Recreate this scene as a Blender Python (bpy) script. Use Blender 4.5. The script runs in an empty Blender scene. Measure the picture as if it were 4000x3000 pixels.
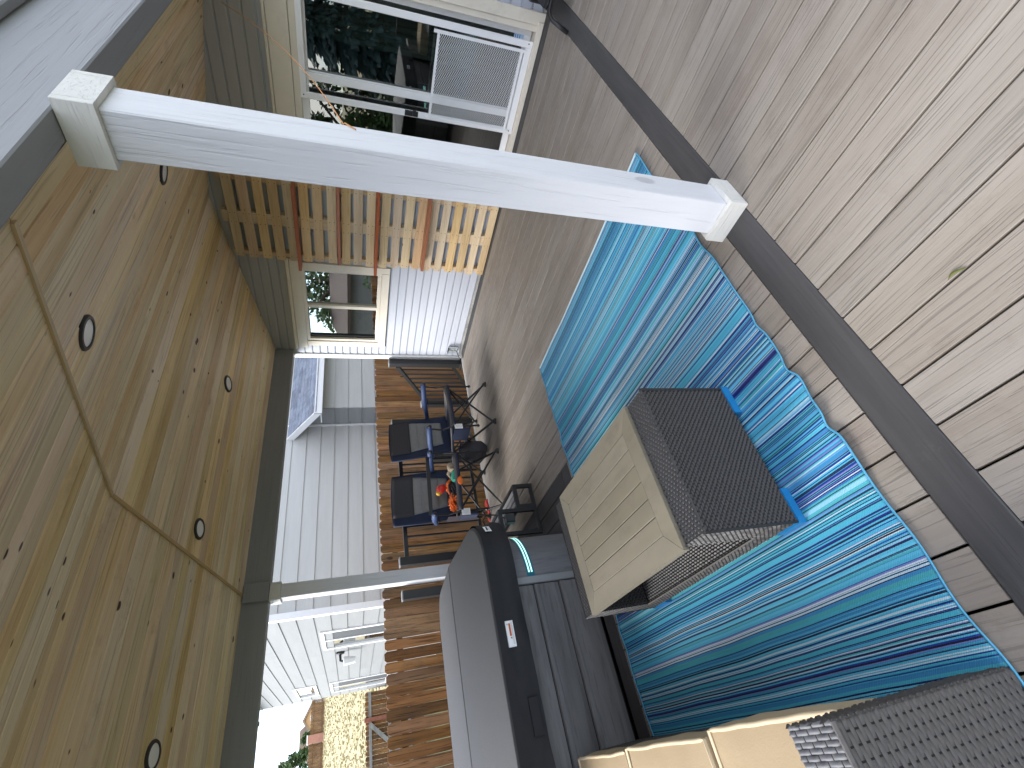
import bpy, bmesh, math, random
from mathutils import Vector, Matrix, noise
R = random.Random(7)
scene = bpy.context.scene
COL = scene.collection
rad = math.radians

# ------------------------------------------------------------------ camera (photo is a portrait shot stored on its side)
cam = bpy.data.cameras.new("camera"); camo = bpy.data.objects.new("camera", cam); COL.objects.link(camo)
cam.sensor_fit = 'HORIZONTAL'; cam.sensor_width = 36; cam.lens = 36*1860.95/4000
cam.clip_start = 0.05; cam.clip_end = 3000
rt, up, bk = Vector((-0.248121, 0.198572, -0.948159)), Vector((-0.627282, -0.778791, 0.001050)), Vector((-0.738209, 0.595024, 0.317795))
camo.matrix_world = Matrix(((rt.x, up.x, bk.x, 0), (rt.y, up.y, bk.y, 0), (rt.z, up.z, bk.z, 1.56), (0, 0, 0, 1)))
scene.camera = camo

# ------------------------------------------------------------------ sky, sun, exposure
SUN_EL, SUN_AZ = rad(34), math.atan2(0.62, 0.78)      # azimuth from +Y towards +X
w = bpy.data.worlds.new("World"); scene.world = w; w.use_nodes = True
nt = w.node_tree; nt.nodes.clear()
def wn(t, **k):
    n = nt.nodes.new(t)
    for a, b in k.items(): setattr(n, a, b)
    return n
sky = wn('ShaderNodeTexSky', sky_type='NISHITA', sun_disc=False, sun_elevation=SUN_EL, sun_rotation=SUN_AZ, air_density=1.0, dust_density=0.3)
tc = wn('ShaderNodeTexCoord'); mp = wn('ShaderNodeMapping'); mp.inputs['Scale'].default_value = (1.6, 3.0, 7.0); mp.inputs['Location'].default_value = (5.6, .9, 1.9)
nz = wn('ShaderNodeTexNoise'); nz.inputs['Scale'].default_value = 1.7; nz.inputs['Detail'].default_value = 7; nz.inputs['Roughness'].default_value = 0.6
rp = wn('ShaderNodeValToRGB'); rp.color_ramp.elements[0].position = 0.40; rp.color_ramp.elements[1].position = 0.62
mx = wn('ShaderNodeMix', data_type='RGBA'); mx.inputs[7].default_value = (8.7, 8.5, 8.1, 1)
bg = wn('ShaderNodeBackground'); bg.inputs[1].default_value = 0.122; wo = wn('ShaderNodeOutputWorld')
L = nt.links.new
L(tc.outputs['Generated'], mp.inputs[0]); L(mp.outputs[0], nz.inputs[0]); L(nz.outputs['Fac'], rp.inputs[0])
L(rp.outputs[0], mx.inputs[0]); bl = wn('ShaderNodeMix', data_type='RGBA', blend_type='MULTIPLY'); bl.inputs[0].default_value = 1.0; bl.inputs[7].default_value = (.60, .75, 1.0, 1); L(sky.outputs[0], bl.inputs[6]); L(bl.outputs[2], mx.inputs[6]); L(mx.outputs[2], bg.inputs[0]); L(bg.outputs[0], wo.inputs[0])
sl = bpy.data.lights.new("sun", 'SUN'); sl.energy = 2.1; sl.angle = rad(36); sl.color = (1.0, 0.96, 0.9)
so = bpy.data.objects.new("sun", sl); COL.objects.link(so)
sd = Vector((math.sin(SUN_AZ)*math.cos(SUN_EL), math.cos(SUN_AZ)*math.cos(SUN_EL), math.sin(SUN_EL)))
so.rotation_euler = sd.to_track_quat('Z', 'Y').to_euler(); so.location = sd*30
vs = scene.view_settings; vs.view_transform = 'Standard'; vs.look = 'None'; vs.exposure = 1.75; vs.gamma = 1.0
scene.render.engine = 'CYCLES'
cy = scene.cycles; cy.use_denoising = True; cy.max_bounces = 10; cy.diffuse_bounces = 8; cy.transparent_max_bounces = 12

# ------------------------------------------------------------------ material helpers
class MT:
    def __init__(s, name):
        s.m = bpy.data.materials.new(name); s.m.use_nodes = True; s.t = s.m.node_tree; s.b = s.t.nodes['Principled BSDF']
        s.o = s.t.nodes['Material Output']
    def n(s, typ, ins=None, **k):
        nd = s.t.nodes.new('ShaderNode'+typ)
        for a, b in k.items(): setattr(nd, a, b)
        for a, b in (ins or {}).items(): s.i(nd.inputs[a], b)
        return nd
    def i(s, sock, v):
        if hasattr(v, 'is_output'): s.t.links.new(v, sock)
        else: sock.default_value = v
    def coord(s, scale=(1, 1, 1), rnd=True, kind='Object'):
        c = s.n('TexCoord').outputs[kind]
        if rnd:
            oi = s.n('ObjectInfo').outputs['Random']
            m = s.n('VectorMath', {0: (37.1, 53.7, 29.3), 3: oi}, operation='SCALE')
            c = s.n('VectorMath', {0: c, 1: m.outputs[0]}, operation='ADD').outputs[0]
        return s.n('Mapping', {0: c, 3: scale}).outputs[0]
    def noise(s, vec, scale, detail=4, rough=.55, dist=0):
        return s.n('TexNoise', {'Vector': vec, 'Scale': scale, 'Detail': detail, 'Roughness': rough, 'Distortion': dist}).outputs['Fac']
    def ramp(s, fac, stops, interp='LINEAR'):
        r = s.n('ValToRGB', {0: fac}); cr = r.color_ramp; cr.interpolation = interp
        while len(cr.elements) < len(stops): cr.elements.new(0.5)
        for e, (p, c) in zip(cr.elements, stops): e.position = p; e.color = (*c, 1) if len(c) == 3 else c
        return r.outputs[0]
    def mix(s, f, a, b, mode='MIX'):
        m = s.n('Mix', data_type='RGBA', blend_type=mode); s.i(m.inputs[0], f)
        s.i(m.inputs[6], (*a, 1) if isinstance(a, tuple) and len(a) == 3 else a); s.i(m.inputs[7], (*b, 1) if isinstance(b, tuple) and len(b) == 3 else b)
        return m.outputs[2]
    def math(s, op, a, b=0.0, c=0.0):
        m = s.n('Math', operation=op); s.i(m.inputs[0], a); s.i(m.inputs[1], b); s.i(m.inputs[2], c); return m.outputs[0]
    def vary(s, col, dv=.2, ds=.15, dh=.01):
        oi = s.n('ObjectInfo').outputs['Random']
        wn_ = s.n('TexWhiteNoise', {'W': oi}, noise_dimensions='1D').outputs['Color']
        sp = s.n('SeparateColor', {0: wn_})
        h = s.math('MULTIPLY_ADD', sp.outputs[0], 2*dh, .5-dh); sa = s.math('MULTIPLY_ADD', sp.outputs[1], 2*ds, 1-ds); v = s.math('MULTIPLY_ADD', sp.outputs[2], 2*dv, 1-dv)
        return s.n('HueSaturation', {'Hue': h, 'Saturation': sa, 'Value': v, 'Color': col}).outputs[0]
    def fin(s, col, rough=.6, bump=None, bs=.3, bd=.01, metal=0, spec=.5, **k):
        s.i(s.b.inputs['Base Color'], (*col, 1) if isinstance(col, tuple) and len(col) == 3 else col)
        s.i(s.b.inputs['Roughness'], rough); s.b.inputs['Metallic'].default_value = metal; s.b.inputs['Specular IOR Level'].default_value = spec
        if bump is not None:
            bn = s.n('Bump', {'Height': bump, 'Strength': bs, 'Distance': bd}); s.t.links.new(bn.outputs[0], s.b.inputs['Normal'])
        for a, b in k.items(): s.i(s.b.inputs[a.replace('_', ' ')], b)
        return s.m

def plain(name, col, rough=.5, var=.12, scale=6, bump=.0, metal=0, spec=.5, dirt=None, **k):
    s = MT(name); v = s.coord(rnd=True); n = s.noise(v, scale, 6, .65)
    c = s.mix(s.math('MULTIPLY', n, 1.0), tuple(x*(1-var) for x in col), tuple(min(1, x*(1+var)) for x in col))
    if dirt:
        d = s.ramp(s.noise(v, dirt[1], 5, .7), [(.55, (0, 0, 0)), (.75, (1, 1, 1))]); c = s.mix(s.math('MULTIPLY', d, dirt[2]), c, dirt[0])
    return s.fin(c, rough, s.noise(v, scale*25, 3) if bump else None, bump, .004, metal, spec, **k)

def wood(name, cols, ax, across=55, along=1.6, rough=.6, lines=.35, linecol=.45, dv=.12, ds=.2, dh=.008, knots=0, bump=.25, stain=None, spec=.3, knotcol=(.06, .03, .015), kscale=6, flat=None):
    s = MT(name)
    sc = [across, across, across]; sc[ax] = along
    v0 = s.coord((1, 1, 1)); sm = [1, 1, 1]; sm[ax] = .12
    lowv = s.n('Mapping', {0: v0, 3: tuple(sm)}).outputs[0]
    wob = s.n('TexNoise', {'Vector': lowv, 'Scale': 9, 'Detail': 2}).outputs['Color']
    vv = s.n('VectorMath', {0: v0, 1: s.n('VectorMath', {0: wob, 3: .05}, operation='SCALE').outputs[0]}, operation='ADD').outputs[0]
    v = s.n('Mapping', {0: vv, 3: tuple(sc)}).outputs[0]
    g = s.noise(v, 1.0, 5, .6); lo = s.noise(lowv, 5, 3, .6)
    base = s.ramp(s.math('MULTIPLY_ADD', lo, .75, s.math('MULTIPLY', g, .3)), [(.32+.1*i*3/max(1, len(cols)-1)*1.2, c) for i, c in enumerate(cols)])
    ln = s.ramp(s.noise(v, 1.7, 3, .5), [(.36, (1, 1, 1)), (.44, (0, 0, 0))])
    lines_f = s.math('MULTIPLY', ln, lines)
    c = s.mix(lines_f, base, s.mix(1.0, base, (linecol,)*3, 'MULTIPLY'))
    if stain:
        st = s.ramp(s.noise(v0, stain[1], 7, .75), [(stain[2], (0, 0, 0)), (stain[2]+.14, (1, 1, 1))])
        gm = s.ramp(s.noise(v, 1.2, 4, .7), [(.35, (0, 0, 0)), (.6, (1, 1, 1))])
        c = s.mix(s.math('MULTIPLY', s.math('MULTIPLY', st, gm), stain[3]), c, stain[0])
    if knots:
        ks = [kscale]*3; ks[ax] = kscale*.55
        if flat is not None: ks[flat] = 0
        vo = s.n('TexVoronoi', {'Vector': s.n('Mapping', {0: vv, 3: tuple(ks)}).outputs[0], 'Scale': 1.0})
        cid = s.n('SeparateColor', {0: vo.outputs['Color']}).outputs[0]
        size = s.math('MULTIPLY_ADD', cid, .11, .05)
        kd = s.math('SUBTRACT', size, vo.outputs['Distance']); kf = s.ramp(s.math('MULTIPLY', kd, 22), [(0, (0, 0, 0)), (.9, (1, 1, 1))])
        pick = s.math('GREATER_THAN', s.n('SeparateColor', {0: vo.outputs['Color']}).outputs[1], 1-knots)
        c = s.mix(s.math('MULTIPLY', kf, pick), c, knotcol)
    c = s.vary(c, dv, ds, dh)
    return s.fin(c, rough, s.math('SUBTRACT', g, s.math('MULTIPLY', ln, .6)), bump, .003, spec=spec)

def glass(name, tint=(.75, .8, .78), refl=.10, dirt=.02):
    s = MT(name); lw = s.n('LayerWeight', {'Blend': .25}).outputs['Fresnel']
    tr = s.n('BsdfTransparent', {0: (*tint, 1)}); gl = s.n('BsdfGlossy', {'Roughness': 0.0, 'Color': (1, 1, 1, 1)})
    f = s.math('ADD', s.math('MULTIPLY', lw, .85), refl)
    mxs = s.n('MixShader', {0: f, 1: tr.outputs[0], 2: gl.outputs[0]}); s.t.links.new(mxs.outputs[0], s.o.inputs[0]); return s.m

# ------------------------------------------------------------------ mesh helpers
class MB:
    def __init__(s): s.v = []; s.f = []
    def add(s, v, f):
        o = len(s.v); s.v += [tuple(p) for p in v]; s.f += [tuple(i+o for i in q) for q in f]; return s
    def prism(s, ax, prof, t0, t1):
        def pt(a, b, t): return (t, a, b) if ax == 0 else (a, t, b) if ax == 1 else (a, b, t)
        n = len(prof); v = [pt(a, b, t0) for a, b in prof]+[pt(a, b, t1) for a, b in prof]
        return s.add(v, [(i, (i+1) % n, n+(i+1) % n, n+i) for i in range(n)]+[tuple(range(n))[::-1], tuple(range(n, 2*n))])
    def box(s, x0, x1, y0, y1, z0, z1, c=0, ax=2):
        lo, hi = ((y0, z0), (y1, z1)) if ax == 0 else ((x0, z0), (x1, z1)) if ax == 1 else ((x0, y0), (x1, y1))
        t = (x0, x1) if ax == 0 else (y0, y1) if ax == 1 else (z0, z1)
        return s.prism(ax, cham(lo[0], hi[0], lo[1], hi[1], c), *t)
    def tube(s, pts, r, n=8, caps=True):
        pts = [Vector(p) for p in pts]; rs = r if isinstance(r, (list, tuple)) else [r]*len(pts); rings = []; pu = None
        for i, p in enumerate(pts):
            d = (pts[min(i+1, len(pts)-1)]-pts[max(i-1, 0)]).normalized()
            if pu is None: pu = d.orthogonal().normalized()
            u = (pu-d*pu.dot(d)); u = u.normalized() if u.length > 1e-6 else d.orthogonal().normalized(); pu = u; q = d.cross(u)
            rings.append([p+(u*math.cos(a)+q*math.sin(a))*rs[i] for a in [2*math.pi*k/n for k in range(n)]])
        v = [p for g in rings for p in g]; f = [(i*n+k, i*n+(k+1) % n, (i+1)*n+(k+1) % n, (i+1)*n+k) for i in range(len(pts)-1) for k in range(n)]
        if caps: f += [tuple(range(n))[::-1], tuple(range((len(pts)-1)*n, len(pts)*n))]
        return s.add(v, f)
    def bar(s, a, b, w, h):                                      # square bar from a to b
        a, b = Vector(a), Vector(b); d = (b-a).normalized(); u = Vector((0, 0, 1)).cross(d)
        u = u.normalized() if u.length > 1e-4 else Vector((0, 1, 0)); q = d.cross(u)
        v = [p+u*sx*w/2+q*sy*h/2 for p in (a, b) for sx, sy in ((-1, -1), (1, -1), (1, 1), (-1, 1))]
        return s.add(v, [(0, 1, 5, 4), (1, 2, 6, 5), (2, 3, 7, 6), (3, 0, 4, 7), (3, 2, 1, 0), (4, 5, 6, 7)])
    def grid(s, nu, nv, fn, thick=None):
        v = [fn(i/nu, j/nv) for j in range(nv+1) for i in range(nu+1)]
        f = [(j*(nu+1)+i, j*(nu+1)+i+1, (j+1)*(nu+1)+i+1, (j+1)*(nu+1)+i) for j in range(nv) for i in range(nu)]
        return s.add(v, f)
    def ball(s, c, r, nu=10, nv=6, fn=None):
        rr = r if isinstance(r, (tuple, list)) else (r, r, r)
        def P(u, v):
            a, b = 2*math.pi*u, math.pi*(v-.5); d = Vector((math.cos(a)*math.cos(b), math.sin(a)*math.cos(b), math.sin(b))); k = fn(d) if fn else 1
            return (c[0]+d.x*rr[0]*k, c[1]+d.y*rr[1]*k, c[2]+d.z*rr[2]*k)
        return s.grid(nu, nv, P)
    def lathe(s, c, prof, n=20, ax=Vector((0, 0, 1))):
        u = ax.orthogonal().normalized(); q = ax.cross(u); c = Vector(c); v = []
        for r, h in prof: v += [c+ax*h+(u*math.cos(2*math.pi*k/n)+q*math.sin(2*math.pi*k/n))*r for k in range(n)]
        m = len(prof)
        return s.add(v, [(i*n+k, i*n+(k+1) % n, (i+1)*n+(k+1) % n, (i+1)*n+k) for i in range(m-1) for k in range(n)]+[tuple(range(n))[::-1], tuple(range((m-1)*n, m*n))])
    def obj(s, name, mat, parent=None, local=False, smooth=False, recalc=True, **props):
        off = parent['_o'] if (parent is not None and not local and '_o' in parent) else (0, 0, 0)
        me = bpy.data.meshes.new(name)
        me.from_pydata([(a-off[0], b-off[1], c-off[2]) for a, b, c in s.v], [], s.f)
        if recalc:
            bm = bmesh.new(); bm.from_mesh(me); bmesh.ops.remove_doubles(bm, verts=bm.verts, dist=1e-5) if smooth else None
            bmesh.ops.recalc_face_normals(bm, faces=bm.faces); bm.to_mesh(me); bm.free()
        if smooth: me.polygons.foreach_set('use_smooth', [True]*len(me.polygons))
        me.materials.append(mat); o = bpy.data.objects.new(name, me); COL.objects.link(o)
        if parent is not None:
            o.parent = parent
            if '_o' in parent: o['_o'] = list(parent['_o'])
        for k, v in props.items(): o[k] = v
        return o
def cham(a0, a1, b0, b1, c=0):
    if c <= 0: return [(a0, b0), (a1, b0), (a1, b1), (a0, b1)]
    return [(a0+c, b0), (a1-c, b0), (a1, b0+c), (a1, b1-c), (a1-c, b1), (a0+c, b1), (a0, b1-c), (a0, b0+c)]
def B(*a, **k): return MB().box(*a, **k)
def thing(name, label, cat, loc=(0, 0, 0), rz=0, group=None, kind=None):
    o = bpy.data.objects.new(name, None); COL.objects.link(o); o.location = loc; o.rotation_euler = (0, 0, rz); o.empty_display_size = .1
    o['_o'] = list(loc)
    if kind: o['kind'] = kind
    else: o['label'] = label; o['category'] = cat
    if group: o['group'] = group
    return o
def tag(o, label, cat, group=None):
    o['label'] = label; o['category'] = cat
    if group: o['group'] = group
    return o
def text(body, size, mat, parent, loc, rot, name='lettering'):
    cu = bpy.data.curves.new(name, 'FONT'); cu.body = body; cu.size = size; cu.extrude = .0004; cu.align_x = 'CENTER'; cu.align_y = 'CENTER'
    t = bpy.data.objects.new(name, cu); COL.objects.link(t); dg = bpy.context.evaluated_depsgraph_get()
    me = bpy.data.meshes.new_from_object(t.evaluated_get(dg)); bpy.data.objects.remove(t); me.materials.clear(); me.materials.append(mat)
    o = bpy.data.objects.new(name, me); COL.objects.link(o); o.parent = parent; off = parent['_o'] if '_o' in parent else (0, 0, 0)
    o.location = Vector(loc)-Vector(off); o.rotation_euler = rot; return o
def weave(P0, U, V, N, lu, lv, pu, pv, h=.0035, jit=.12):
    """over-under strands on a rectangle: stitches run along U, rows stack along V"""
    P0, U, V, N = Vector(P0), Vector(U), Vector(V), Vector(N); m = MB(); nv = max(1, round(lv/pv)); pv = lv/nv; nu = max(1, round(lu/pu)); pu = lu/nu
    for j in range(nv):
        off = (j % 2)*.5
        for i in range(-1, nu+1):
            u0, u1 = (i+off)*pu+pu*.04, (i+off+1)*pu-pu*.04; u0, u1 = max(u0, 0), min(u1, lu)
            if u1-u0 < pu*.15: continue
            vc = (j+.5)*pv+R.uniform(-jit, jit)*pv*.4; hh = h*R.uniform(.8, 1.2); w2 = pv*.47
            vs_ = []
            for a, k in ((0, .05), (.25, .85), (.75, .85), (1, .05)):
                for b, kk in ((-1, .0), (0, 1), (1, .0)):
                    vs_.append(P0+U*(u0+(u1-u0)*a)+V*(vc+b*w2)+N*(hh*k*kk))
            m.add(vs_, [(a*3+b, a*3+b+1, a*3+b+4, a*3+b+3) for a in range(3) for b in range(2)])
    return m

# ------------------------------------------------------------------ materials
M = {}
M['deck'] = wood('deck_composite', [(.195, .168, .136), (.25, .219, .184), (.29, .258, .222)], 0, 85, 1.2, .62, .6, .55, 0.055, .08, .003, bump=.5, stain=((.17, .13, .105), 2.6, .51, .65), spec=.35)
M['border'] = wood('border_composite', [(.042, .041, .041), (.056, .054, .054), (.074, .071, .071)], 1, 60, 2, .6, .25, .7, .08, .1, bump=.25, stain=((.15, .145, .14), 5, .62, .4))
M['borderx'] = wood('border_composite_x', [(.042, .041, .041), (.056, .054, .054), (.074, .071, .071)], 0, 60, 2, .6, .25, .7, .08, .1, bump=.25, stain=((.15, .145, .14), 5, .62, .4))
M['under'] = plain('deck_underside', (.010, .009, .008), .9)
M['weathered'] = wood('weathered_wood', [(.20, .195, .185), (.33, .325, .31), (.46, .45, .43)], 1, 60, 1.5, .8, .6, .4)
M['pine'] = wood('ceiling_pine', [(.60, .42, .225), (.76, .585, .355), (.84, .69, .47)], 1, 46, .6, .5, .65, .58, .13, .2, .010, knots=.62, flat=2, bump=.12, stain=((.36, .20, .095), 2.2, .57, .6), kscale=9)
M['batten'] = wood('batten_pine', [(.50, .35, .18), (.58, .42, .24)], 0, 40, 1, .5, .2)
M['slat'] = wood('pallet_slat', [(.50, .33, .17), (.64, .46, .27), (.74, .58, .38)], 0, 50, 1.6, .6, .45, .62, .13, .2, .01, knots=.3, flat=1, bump=.3, kscale=9)
M['stringer'] = wood('pallet_stringer', [(.48, .34, .19), (.62, .46, .28)], 2, 50, 1.5, .6, .3)
M['shelf'] = wood('red_stained_shelf', [(.34, .095, .03), (.46, .14, .05)], 0, 50, 1.5, .35, .3)
M['siding'] = wood('painted_siding', [(.42, .445, .50), (.47, .495, .55)], 0, 60, 2, .5, .12, .8, .02, .05, .002, bump=.25)
M['gable'] = wood('grey_painted_board', [(.40, .40, .40), (.46, .46, .46)], 0, 60, 2, .55, .12, .8, .04, .05, .002, bump=.2)
M['beam'] = wood('grey_beam_paint', [(.225, .23, .24), (.265, .27, .28)], 1, 34, 1.2, .5, .22, .8, .02, .05, .002, bump=.55)
M['trim'] = plain('cream_trim_paint', (.72, .66, .555), .45, .05, 8, .08, dirt=((.35, .30, .24), 6, .25))
M['white'] = plain('white_trim_paint', (.78, .78, .78), .45, .04, 8, .06)
M['post'] = wood('white_post_paint', [(.56, .565, .585), (.63, .635, .655)], 2, 45, 1.4, .5, .16, .82, .01, .05, .002, bump=.7, knots=.16, knotcol=(.42, .43, .45), kscale=5)
M['collar'] = wood('off_white_collar', [(.58, .57, .535), (.65, .64, .60)], 0, 50, 3, .5, .15, .85, .01, .05, .002, bump=.7)
M['vinyl'] = plain('white_vinyl', (.86, .86, .86), .35, .03)
M['glass'] = glass('door_glass', (.45, .50, .48), .12)
M['wglass'] = glass('window_glass', (.5, .55, .53), .32)
M['room'] = plain('room_wall', (.30, .27, .24), .8)
M['curtain'] = plain('pale_curtain', (.55, .58, .54), .8)
M['black'] = plain('black_metal', (.012, .012, .013), .4, .1)
M['blackmatte'] = plain('black_cloth', (.010, .010, .012), .75, .2, 30, .3)
M['lens'] = plain('light_lens', (.90, .89, .86), .3)
M['ring'] = plain('light_ring', (.018, .017, .016), .4)
M['tubpanel'] = wood('tub_panel', [(.095, .092, .090), (.14, .136, .133), (.195, .19, .186)], 1, 40, 3.0, .55, .45, .55, .03, .05, .002, bump=.25)
M['tubcorner'] = wood('tub_corner', [(.105, .105, .11), (.14, .14, .145), (.18, .18, .185)], 2, 45, 4, .55, .4, .6, .02, .05, .002, bump=.2)
M['tubtrim'] = plain('tub_trim', (.23, .235, .235), .5)
M['vinylcover'] = plain('cover_vinyl', (.043, .042, .041), .62, .15, 40, .35, dirt=((.10, .10, .10), 90, .35))
M['stepslat'] = plain('grey_step_slat', (.34, .34, .345), .45)  # grey lightened, sky reflection on the slats is put into the colour
M['teal'] = plain('teal_led_housing', (.01, .13, .18), .3)
s_ = MT('led_light'); M['led'] = s_.fin((.45, .85, .78), .3, Emission_Color=(.45, .95, .85, 1), Emission_Strength=.45)
M['label'] = plain('white_label', (.80, .80, .80), .5, .03); M['orange'] = plain('orange_print', (.75, .18, .05), .5); M['ink'] = plain('black_ink', (.02, .02, .02), .6); M['greyink'] = plain('grey_ink', (.45, .45, .45), .6)
M['wicker'] = plain('table_wicker', (.033, .031, .030), .45, .5, 60, 0, spec=.4)
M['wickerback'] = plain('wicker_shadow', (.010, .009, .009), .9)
M['sofawicker'] = plain('sofa_wicker', (.085, .078, .072), .5, .45, 70, .2, spec=.5)
M['armtop'] = plain('sky_lit_wicker', (.115, .118, .13), .5, .3, 60, .2)  # sky light on the arm top is painted in as a paler, bluer wicker
M['tabletop'] = wood('tan_composite', [(.135, .12, .088), (.168, .15, .11), (.195, .175, .13)], 0, 9, 4, .55, .3, .75, .03, .06, .003, bump=.1, stain=((.12, .105, .08), 7, .52, .45))
M['bluepad'] = plain('blue_plastic', (.012, .17, .40), .35, .05)
M['cushion'] = plain('tan_cushion', (.40, .305, .185), .85, .08, 5, .25, dirt=((.48, .36, .21), 5, .3))
M['piping'] = plain('cream_piping', (.62, .50, .33), .8)
M['navy'] = plain('navy_cloth', (.012, .020, .052), .8, .2, 30, .2); M['charcoal'] = plain('charcoal_cloth', (.042, .040, .045), .8, .15, 30, .2); M['greycloth'] = plain('grey_cloth', (.22, .215, .21), .85, .15, 30, .2)
M['bluearm'] = plain('blue_arm_cloth', (.03, .06, .16), .6, .2, 30, .2); M['plum'] = plain('plum_mesh', (.035, .026, .034), .8, .3)
M['fence'] = wood('stained_cedar', [(.11, .054, .023), (.25, .125, .052), (.35, .19, .085)], 2, 42, 1.0, .75, .85, .30, .30, .12, .006, knots=.3, flat=0, bump=.4, stain=((.075, .058, .046), 1.4, .50, .65), kscale=5)
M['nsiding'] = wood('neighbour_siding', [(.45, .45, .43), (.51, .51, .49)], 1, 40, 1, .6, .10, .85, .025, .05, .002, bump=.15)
M['nsidingx'] = wood('neighbour_siding_dimmed', [(.215, .22, .22), (.25, .255, .255)], 0, 40, 1, .6, .10, .85, .03, .05, .002, bump=.15)  # same siding with its colour darkened to offset strong sun on the side wall
M['shingle'] = wood('slate_shingle', [(.15, .17, .21), (.22, .245, .30), (.28, .31, .37)], 2, 60, 30, .85, .3, .7, .18, .1)
M['darkpane'] = plain('insect_screen', (.05, .055, .06), .7)
M['tanwall'] = plain('tan_stucco', (.55, .37, .22), .8); M['roofbrown'] = plain('brown_roof', (.26, .20, .16), .85); M['brick'] = plain('pink_brick', (.40, .20, .15), .85, .3, 3)
M['leaf'] = plain('green_leaf', (.055, .105, .028), .6, .5, 1.3); M['spruce'] = plain('blue_spruce_needles', (.045, .085, .085), .6, .5, 1.5); M['trunk'] = plain('bark', (.09, .065, .045), .9)
M['toyorange'] = plain('orange_rubber', (.80, .17, .02), .6); M['toyred'] = plain('red_rubber', (.55, .03, .02), .4); M['toyyellow'] = plain('yellow_rubber', (.75, .42, .04), .4); M['toygreen'] = plain('green_cotton', (.02, .25, .17), .8); M['toyblue'] = plain('blue_rubber', (.02, .20, .55), .5); M['toytan'] = plain('tan_plush', (.30, .24, .17), .9)
M['string'] = plain('orange_string', (.60, .27, .09), .7)
M['clear'] = glass('clear_plastic', (.9, .92, .92), .12)
M['palesticker'] = plain('pale_blue_sticker', (.42, .58, .75), .4, .04)
M['sticker'] = plain('blue_sticker', (.03, .12, .42), .4)

def mat_rug():
    s = MT('rug_stripes'); c = s.n('TexCoord').outputs['Object']; sp = s.n('SeparateXYZ', {0: c})
    wob = s.noise(s.n('Mapping', {0: c, 3: (1.2, 2.2, 0)}).outputs[0], 1.0, 2)
    y = s.math('MULTIPLY_ADD', wob, .018, sp.outputs[1])
    def layer(freq, seed):
        f = s.math('FLOOR', s.math('MULTIPLY_ADD', y, freq, seed)); return s.n('TexWhiteNoise', {'W': f}, noise_dimensions='1D').outputs['Value']
    n1 = s.n('TexNoise', {'W': y, 'Scale': 26.0, 'Detail': 0}, noise_dimensions='1D').outputs['Fac']
    base = s.ramp(layer(78, 3.3), [(0, (.07, .38, .56)), (.24, (.12, .49, .67)), (.46, (.045, .24, .47)), (.56, (.065, .40, .52)), (.70, (.25, .52, .66)), (.82, (.065, .37, .41)), (.93, (.04, .08, .22))], 'CONSTANT')
    thin = s.ramp(layer(205, 9.1), [(0, (.09, .42, .60)), (.16, (.008, .025, .20)), (.34, (.03, .22, .42)), (.44, (.008, .010, .028)), (.58, (.52, .62, .68)), (.68, (.015, .04, .26)), (.80, (.09, .42, .60)), (.90, (.16, .20, .46))], 'CONSTANT')
    pick = s.ramp(layer(30, 1.7), [(0, (.30,)*3), (.35, (.60,)*3), (.70, (1.0,)*3)], 'CONSTANT')
    th2 = s.math('GREATER_THAN', layer(205, 5.5), s.math('SUBTRACT', 1.0, s.math('MULTIPLY', pick, .78)))
    col = s.mix(th2, base, thin)
    hl = layer(330, 2.2); col = s.mix(s.math('GREATER_THAN', hl, .86), col, (.012, .02, .07)); col = s.mix(s.math('LESS_THAN', hl, .05), col, (.50, .62, .68))
    # woven ribs: tiny diagonal ticks
    wv = s.n('TexWave', {'Vector': s.n('Mapping', {0: c, 2: (0, 0, rad(35)), 3: (1, 1, 1)}).outputs[0], 'Scale': 58.0, 'Distortion': 1.2, 'Detail': 1}).outputs['Fac']
    col = s.mix(s.math('MULTIPLY', s.math('SUBTRACT', 1.0, wv), .30), col, s.mix(1.0, col, (.55, .6, .65), 'MULTIPLY'))
    edge = s.ramp(s.math('ABSOLUTE', s.math('SUBTRACT', sp.outputs[0], 0)), [(0, (0, 0, 0)), (1, (1, 1, 1))])
    return s.fin(col, .5, wv, .3, .003, spec=.35)
M['rug'] = mat_rug()
def mat_grass():
    s = MT('dry_grass'); v = s.coord(rnd=False); a = s.noise(v, .25, 8, .7); b = s.noise(s.n('Mapping', {0: v, 3: (1, 3, 1)}).outputs[0], 1.6, 8, .75)
    col = s.ramp(s.math('MULTIPLY_ADD', b, .6, s.math('MULTIPLY', a, .45)), [(.32, (.17, .18, .065)), (.43, (.34, .305, .15)), (.54, (.44, .38, .22)), (.70, (.50, .44, .28))])
    sx = s.n('SeparateXYZ', {0: s.n('TexCoord').outputs['Object']}).outputs[0]
    col = s.mix(s.ramp(s.math('MULTIPLY', sx, .01), [(.19, (0, 0, 0)), (.24, (1, 1, 1))]), s.ramp(b, [(.3, (.045, .07, .022)), (.7, (.10, .125, .05))]), col)
    return s.fin(col, .9, b, .6, .2)
M['grass'] = mat_grass()
def mat_mesh():
    s = MT('expanded_steel_mesh'); c = s.n('TexCoord').outputs['Object']; sp = s.n('SeparateXYZ', {0: c})
    x = s.math('MULTIPLY', sp.outputs[0], 2*math.pi/.030); z = s.math('MULTIPLY', sp.outputs[2], 2*math.pi/.017)
    d = s.math('ABSOLUTE', s.math('ADD', s.math('COSINE', x), s.math('COSINE', z)))
    solid = s.math('LESS_THAN', d, .42)
    s.fin((.80, .81, .82), .4); tr = s.n('BsdfTransparent'); m = s.n('MixShader', {0: solid, 1: tr.outputs[0], 2: s.b.outputs[0]}); s.t.links.new(m.outputs[0], s.o.inputs[0]); return s.m
M['guard'] = mat_mesh()

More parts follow.
